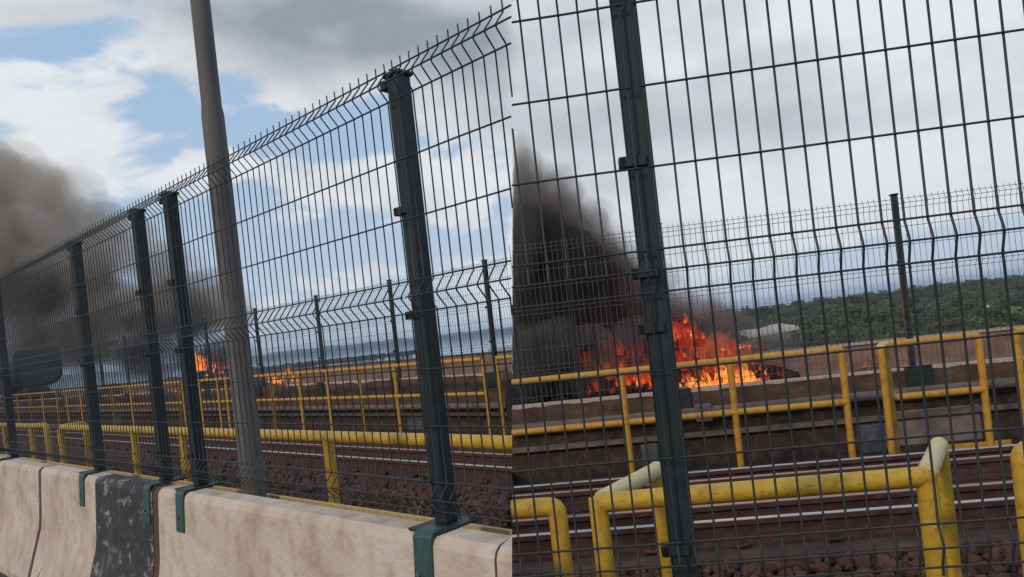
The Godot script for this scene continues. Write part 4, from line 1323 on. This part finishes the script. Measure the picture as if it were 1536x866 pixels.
func build_vehicles(noise: FastNoiseLite) -> void:
	var fr := FAR_STRETCH
	var lf := NEAR_STRETCH
	var cd := 11.4
	var nose := along(fr, 1180, 540, cd)
	burnt_car("burning car shell wrapped in flames behind the brown wall", on(fr, nose - 2.1, -1.60, cd), fr.turn)
	var at := on(fr, nose - 2.1, -1.60, cd)
	var px := func(x: float, y: float, dd: float) -> Vector2:
		return Vector2(along(fr, x, y, dd) - (nose - 2.1), height(fr, x, y, dd) + 1.60)
	var cl := []
	for q in [[1022, 508, 0.6, 45, 50, 24, 0], [1022, 500, 0.6, 36, 40, 10, 1], [1042, 503, 0.5, 30, 34, 12, 1], [1015, 560, 0.95, 60, 70, 20, 0], [945, 572, 0.95, 80, 80, 30, 0], [985, 582, 1.0, 34, 60, 20, 1], [930, 580, 1.0, 60, 50, 14, 0], [1060, 560, 0.95, 70, 75, 34, 0], [1050, 582, 1.0, 60, 35, 26, 2], [1085, 578, 1.0, 45, 40, 24, 2], [1115, 572, 1.0, 45, 42, 24, 2], [1145, 566, 1.0, 44, 34, 22, 1], [1172, 562, 1.0, 30, 26, 12, 0], [1090, 545, 0.9, 70, 50, 24, 0], [1065, 580, 1.0, 110, 26, 26, 2], [1070, 518, 0.5, 40, 26, 10, 1], [1100, 525, 0.6, 40, 22, 8, 1], [1118, 513, 0.6, 24, 16, 6, 2], [1143, 522, 0.6, 18, 14, 4, 1], [920, 545, 0.6, 60, 60, 16, 0]]:
		var p: Vector2 = px.call(q[0], q[1], cd - q[2])
		cl.append([p.x, p.y - 0.12, q[2], q[3] / 98.0, q[4] / 98.0, q[5] * 1.35, q[6]])
	flames("fierce orange fire engulfing the car behind the brown wall", at, fr.turn, cl, 2.6, Vector3(1.0, 1.2, 0.9))
	var heap := along(fr, 1245, 555, 10.3)
	var hp := thing("debris_heap", "grey ash and scrap heap smouldering right of the burning car", "debris", on(fr, heap, -1.6, 10.3), fr.turn)
	for k in 14:
		var s := Shape.new()
		lumps(s, Vector3(rng.randf_range(-0.75, 0.7), rng.randf_range(0.1, 0.45), rng.randf_range(-0.3, 0.3)), Vector3(rng.randf_range(0.15, 0.4), rng.randf_range(0.08, 0.22), rng.randf_range(0.12, 0.3)), 0.6, noise, 7, 10)
		part("scrap", s, mats.ash if k % 3 else mats.char, hp)
	cl = []
	for q in [[1302, 549, 1.0, 22, 13, 12, 1], [1286, 546, 1.0, 14, 9, 6, 1], [1165, 540, 1.0, 12, 12, 4, 1]]:
		var p := Vector2(along(fr, q[0], q[1], 9.6) - heap, height(fr, q[0], q[1], 9.6) + 1.6)
		cl.append([p.x, p.y - 0.04, 0.6, q[3] / 110.0, q[4] / 110.0, q[5], q[6]])
	flames("small flames licking at the debris right of the burning car", on(fr, heap, -1.6, 10.3), fr.turn, cl, 0.4, Vector3(0.5, 0.7, 0.6))
	# on the left stretch
	var ld := 11.6
	var la := along(lf, 338, 560, ld)
	burnt_car("burnt dark car seen past the lamp post with flames at its left", on(lf, la, -1.60, ld), lf.turn)
	cl = []
	for q in [[301, 553, 0.3, 26, 30, 26, 2], [312, 556, 0.3, 26, 24, 20, 1], [322, 559, 0.4, 30, 14, 10, 2], [296, 545, 0.2, 16, 22, 10, 0]]:
		var p := Vector2(along(lf, q[0], q[1], ld - q[2]) - la, height(lf, q[0], q[1], ld - q[2]) + 1.6)
		cl.append([p.x, p.y - 0.12, q[2], q[3] / 24.0, q[4] / 40.0, q[5], q[6]])
	flames("orange flames between the two close posts and the lamp post", on(lf, la, -1.60, ld), lf.turn, cl, 2.0, Vector3(-1.5, 1.5, 0.4))
	var l2 := along(lf, 420, 568, 10.4)
	cl = []
	for q in [[414, 574, 0.0, 22, 20, 16, 1], [424, 574, 0.0, 22, 26, 18, 2], [430, 575, 0.0, 10, 8, 6, 0]]:
		var p := Vector2(along(lf, q[0], q[1], 10.4) - l2, height(lf, q[0], q[1], 10.4) + 1.6)
		cl.append([p.x, p.y - 0.05, q[2], q[3] / 34.0, q[4] / 50.0, q[5], q[6]])
	flames("small red flames on the far road right of the lamp post", on(lf, l2, -1.6, 10.4), lf.turn, cl, 0.5, Vector3(0, 1.0, 0.3))
	var sc := thing("scrap_pile", "low dark scrap burning under the small red flames", "debris", on(lf, l2, -1.6, 10.4), lf.turn)
	for k in 7:
		var s := Shape.new()
		lumps(s, Vector3(rng.randf_range(-0.8, 0.8), rng.randf_range(0.1, 0.6), rng.randf_range(-0.3, 0.3)), Vector3(rng.randf_range(0.2, 0.5), rng.randf_range(0.15, 0.3), 0.25), 0.6, noise, 7, 10)
		part("scrap", s, mats.char, sc)
	# the lorry with a rounded body
	var td := 10.8
	var ta := along(lf, 55, 548, td)
	var tr := thing("tank_lorry", "dark lorry with a rounded tank body beyond the far handrail", "lorry", on(lf, ta, -1.60, td), lf.turn)
	var ring := func(k: int, grow: float) -> Vector2:
		var w := TAU * k / 28.0
		var cx := absf(cos(w)); var sy := absf(sin(w))
		var ex := 7.0 if sin(w) > 0.0 else 3.2
		var q := pow(pow(cx, ex) + pow(sy, ex), -1.0 / ex)
		return Vector2(cos(w) * q * 1.22 * grow, sin(w) * q * 1.06 * grow + 2.5)
	var s := Shape.new()
	var xs := [[0.0, 0.86], [-0.05, 0.95], [-0.15, 1.0], [-2.5, 1.0], [-2.65, 0.9]]
	for g in xs:
		for k in 28:
			var p: Vector2 = ring.call(k, g[1])
			s.vert(Vector3(g[0], p.y, p.x), Vector3(0.3 if g[0] > -0.1 else 0.0, p.y - 2.5, p.x).normalized())
	for q in xs.size() - 1:
		for k in 28:
			var a: int = q * 28 + k; var b: int = q * 28 + (k + 1) % 28
			s.tri(a, b, a + 28); s.tri(b, b + 28, a + 28)
	for q in [0, xs.size() - 1]:
		var cap := s.vert(Vector3(xs[q][0] + (0.08 if q == 0 else -0.08), 2.5, 0), Vector3(1 if q == 0 else -1, 0, 0))
		var first := s.v.size()
		for k in 28:
			s.vert(s.v[q * 28 + k], Vector3(1 if q == 0 else -1, 0, 0))
		for k in 28:
			s.tri(cap, first + k, first + (k + 1) % 28)
	part("tank", s, mats.dark_body, tr)
	s = Shape.new()
	box(s, Vector3(-4.6, 1.0, -0.5), Vector3(-0.1, 1.38, 0.5), 0.03)
	part("chassis", s, mats.char, tr)
	s = Shape.new()
	box(s, Vector3(-0.25, 0.6, -1.15), Vector3(-0.1, 0.78, 1.15), 0.02)
	part("bumper", s, mats.char, tr)
	s = Shape.new()
	box(s, Vector3(-4.7, 0.7, -1.1), Vector3(-2.95, 2.9, 1.1), 0.15)
	part("cab", s, mats.dark_body, tr)
	for x in [-0.9, -2.1, -4.0]:
		for z in [-0.95, 0.95]:
			wheel(tr, Vector3(x, 0.5, z), 0.5, 0.28, mats.tyre)
	# a second vehicle behind it with a lamp lit
	var vd := 13.0
	var va := along(lf, 26, 582, vd)
	var vh := thing("lorry", "dark lorry with one lit headlight, half hidden by the rounded one", "lorry", on(lf, va, -1.60, vd), lf.turn)
	s = Shape.new()
	prism(s, [Vector2(0, 0.5), Vector2(0.05, 1.3), Vector2(-0.1, 2.4), Vector2(-0.3, 2.7), Vector2(-1.8, 2.75), Vector2(-1.8, 0.5)], -1.0, 1.0)
	part("cab", s, mats.dark_body, vh)
	s = Shape.new()
	box(s, Vector3(-6.5, 0.8, -1.05), Vector3(-1.95, 2.9, 1.05), 0.04)
	part("cargo_box", s, mats.dark_body, vh)
	s = Shape.new()
	prism(s, [Vector2(0.035, 1.7), Vector2(-0.075, 2.35), Vector2(-0.11, 2.35), Vector2(0.0, 1.7)], -0.85, 0.85)
	part("windscreen", s, mats.dark_glass, vh)
	s = Shape.new()
	box(s, Vector3(0.06, 0.5, -1.0), Vector3(0.2, 0.8, 1.0), 0.03)
	part("bumper", s, mats.char, vh)
	for x in [-0.9, -4.6, -5.6]:
		for z in [-0.85, 0.85]:
			wheel(vh, Vector3(x, 0.45, z), 0.45, 0.25, mats.tyre)
	for z in [-0.72, 0.72]:
		s = Shape.new()
		tube(s, [Vector3(0.0, 1.5, z), Vector3(0.06, 1.5, z)], 0.13, 14)
		part("headlight", s, glow(1.0, 0.72, 0.42, 1.6) if z > 0 else mats.dark_glass, vh)
	var hl := SpotLight3D.new()
	hl.name = "headlight_beam"
	hl.light_color = Color(1.0, 0.86, 0.66)
	hl.light_energy = 1.0
	hl.light_size = 0.1
	hl.spot_angle = 35.0
	hl.spot_range = 40.0
	hl.spot_attenuation = 2.0
	hl.shadow_enabled = true
	hl.position = Vector3(0.12, 1.5, 0.72)
	hl.rotation.y = -PI / 2
	vh.add_child(hl)

func build_smoke() -> void:
	var r := RandomNumberGenerator.new()
	r.seed = 31
	var fr := FAR_STRETCH
	var black := fog(0.09, 0.086, 0.078, 2.2)
	var dark := fog(0.17, 0.162, 0.147, 1.5)
	var grey := fog(0.40, 0.37, 0.335, 0.9)
	var tan_m := fog(0.60, 0.55, 0.49, 0.6)
	var thin := fog(0.30, 0.29, 0.285, 0.5)
	var soft := fog(0.50, 0.46, 0.41, 0.5)
	var haze := fog(0.30, 0.285, 0.27, 0.55)
	var t := thing("smoke_plume", "dense black smoke pouring from the burning car, thinning to grey above", "smoke")
	t.set_meta("kind", "stuff")
	var d := 12.4
	var add := func(x: float, y: float, rad: float, m: FogMaterial, dd: float) -> void:
		var p := on(fr, along(fr, x, y, dd), height(fr, x, y, dd), dd)
		var k := dd / 11.0 / 100.0
		var rx := rad * k * r.randf_range(0.9, 1.3)
		var room := p.x - BEND * (p.y - EYE)          # stay on this side of the bend
		rx = minf(rx, room * 0.97)
		if rx < 0.03:
			return
		puff(t, p, Vector3(rx, rad * k * r.randf_range(0.8, 1.2), rad * k * r.randf_range(0.9, 1.4)), Vector3(0, 0, -ROLL), m)
	var crest := [[770.0, 228.0], [800.0, 256.0], [850.0, 284.0], [892.0, 328.0], [930.0, 378.0], [975.0, 418.0], [1030.0, 446.0], [1100.0, 482.0]]
	# along the bend
	for k in 30:
		var w := k / 29.0
		var y := lerpf(262.0, 590.0, w)
		var m: FogMaterial = tan_m if w < 0.1 else (grey if w < 0.25 else (dark if w < 0.9 else black))
		add.call(778.0 + r.randf_range(0, 4), y, 30.0, m, d + r.randf_range(-0.4, 0.4))
		add.call(790.0 + r.randf_range(0, 8), y + r.randf_range(-5, 5), 30.0, m, d + r.randf_range(-0.4, 0.4))
	# the body: small soft puffs along the crest, larger ones within
	var made := 0
	while made < 240:
		var x := r.randf_range(778.0, 1040.0)
		var y := r.randf_range(240.0, 582.0)
		var j := 0
		while j < crest.size() - 2 and crest[j + 1][0] < x:
			j += 1
		var cy: float = lerpf(crest[j][1], crest[j + 1][1], (x - crest[j][0]) / (crest[j + 1][0] - crest[j][0]))
		var depth := y - cy
		if depth < 20.0:
			continue
		made += 1
		var rad := minf(16.0 + depth * 0.22, 40.0) * r.randf_range(0.8, 1.25)
		var m: FogMaterial = black
		if depth < 34.0:
			m = tan_m if y < 360.0 else grey
		elif depth < 70.0:
			m = grey if y < 340.0 else dark
		elif y < 370.0 or (x < 850.0 and r.randf() < 0.4):
			m = dark
		add.call(x, y, rad, m, d + r.randf_range(-0.5, 0.6))
	for k in 170:
		var w := r.randf()
		var f := w * (crest.size() - 1)
		var j := mini(int(f), crest.size() - 2)
		add.call(maxf(782.0, lerpf(crest[j][0], crest[j + 1][0], f - j) + r.randf_range(-16, 16)), lerpf(crest[j][1], crest[j + 1][1], f - j) + r.randf_range(-16.0, 44.0), r.randf_range(8.0, 26.0), soft if w < 0.55 else haze, d + r.randf_range(-0.6, 0.6))
	for q in [[792, 264, 24], [818, 284, 27], [846, 306, 27], [870, 332, 26], [838, 330, 30], [902, 370, 25], [880, 372, 28], [928, 404, 24], [950, 428, 24]]:
		add.call(float(q[0]), float(q[1]), float(q[2]), tan_m if q[1] < 340 else grey, d + r.randf_range(-0.3, 0.3))
	for q in [[1030, 455, 22], [1060, 468, 24], [1085, 478, 22], [1110, 490, 24], [1140, 503, 22], [1165, 505, 20], [1175, 520, 24], [1200, 530, 20], [1045, 480, 22], [1020, 480, 24]]:
		add.call(float(q[0]), float(q[1]), float(q[2]), thin, d + 0.5)
	# a dark veil drifting before the left half of the fire
	for q in [[905, 545, 30], [930, 520, 34], [955, 500, 30], [925, 570, 26], [965, 545, 26], [985, 510, 24], [1075, 520, 20], [1110, 540, 20], [1140, 535, 20], [1050, 535, 18]]:
		add.call(float(q[0]), float(q[1]), float(q[2]), dark, 10.3)
	for k in 26:
		add.call(r.randf_range(780.0, 905.0), r.randf_range(500.0, 590.0), r.randf_range(18.0, 30.0), dark, 10.5 + r.randf_range(-0.2, 0.2))
	# the wide plume over the left stretch
	var lf := NEAR_STRETCH
	var t2 := thing("smoke_plume", "broad brown grey smoke drifting left over the far road and the lorry", "smoke")
	t2.set_meta("kind", "stuff")
	var lblack := fog(0.07, 0.066, 0.06, 0.34)
	var ldark := fog(0.25, 0.215, 0.19, 0.25)
	var lgrey := fog(0.54, 0.46, 0.39, 0.17)
	var ltan := fog(0.72, 0.60, 0.50, 0.12)
	var lsoft := fog(0.66, 0.56, 0.47, 0.07)
	var add2 := func(x: float, y: float, rad: float, m: FogMaterial, dd: float) -> void:
		var a := along(lf, x, y, dd)
		var p := on(lf, a, height(lf, x, y, dd), dd)
		var k := Vector2(p.x, p.z).length() / 1250.0
		puff(t2, p, Vector3(rad * k * r.randf_range(0.9, 1.4), rad * k * r.randf_range(0.75, 1.1), rad * k), Vector3(0, r.randf(), r.randf_range(-0.3, 0.3)), m)
	for k in 75:
		var x := r.randf_range(120.0, 375.0)
		var y := r.randf_range(440.0, 545.0)
		var m: FogMaterial = lblack if y > 478 and x > 190 else ldark
		if y < 462.0:
			m = lgrey
		add2.call(x, y, r.randf_range(17.0, 32.0), m, 15.5 + r.randf_range(-1.0, 1.5))
	for k in 46:
		var x := r.randf_range(-60.0, 200.0)
		add2.call(x, r.randf_range(470.0, 555.0), r.randf_range(20.0, 36.0), ldark if r.randf() < 0.6 else lgrey, 15.8 + r.randf_range(-1.0, 1.5))
	for k in 90:
		var w := r.randf()
		var x := lerpf(330.0, -70.0, w)
		var yt := lerpf(440.0, 232.0, pow(w, 0.75))
		var y := lerpf(yt, 480.0, pow(r.randf(), 1.2))
		var m: FogMaterial = ldark if y > 415.0 else (lgrey if y > 330.0 else ltan)
		add2.call(x, y, r.randf_range(22.0, 44.0) * (0.75 if y < yt + 30 else 1.0), m, 16.0 + r.randf_range(-1.0, 2.0))
	for k in 150:
		var w := r.randf()
		var x := lerpf(330.0, -70.0, w)
		var yt := lerpf(440.0, 228.0, pow(w, 0.75)) + 14.0 * sin(w * 17.0)
		add2.call(x, yt + pow(r.randf(), 1.4) * 100.0 - 14.0, r.randf_range(10.0, 34.0), lsoft, 16.0 + r.randf_range(-1.5, 2.0))
	for q in [[30, 236, 34, 1], [60, 275, 40, 1], [10, 280, 50, 0], [110, 290, 42, 1], [40, 330, 50, 0], [95, 335, 44, 1], [150, 320, 32, 1], [20, 390, 50, 0], [80, 400, 44, 0], [140, 380, 40, 0], [190, 375, 28, 1], [-40, 260, 60, 0], [-60, 350, 60, 0]]:
		add2.call(float(q[0]), float(q[1]), float(q[2]), [lgrey, ltan][q[3]], 16.5)
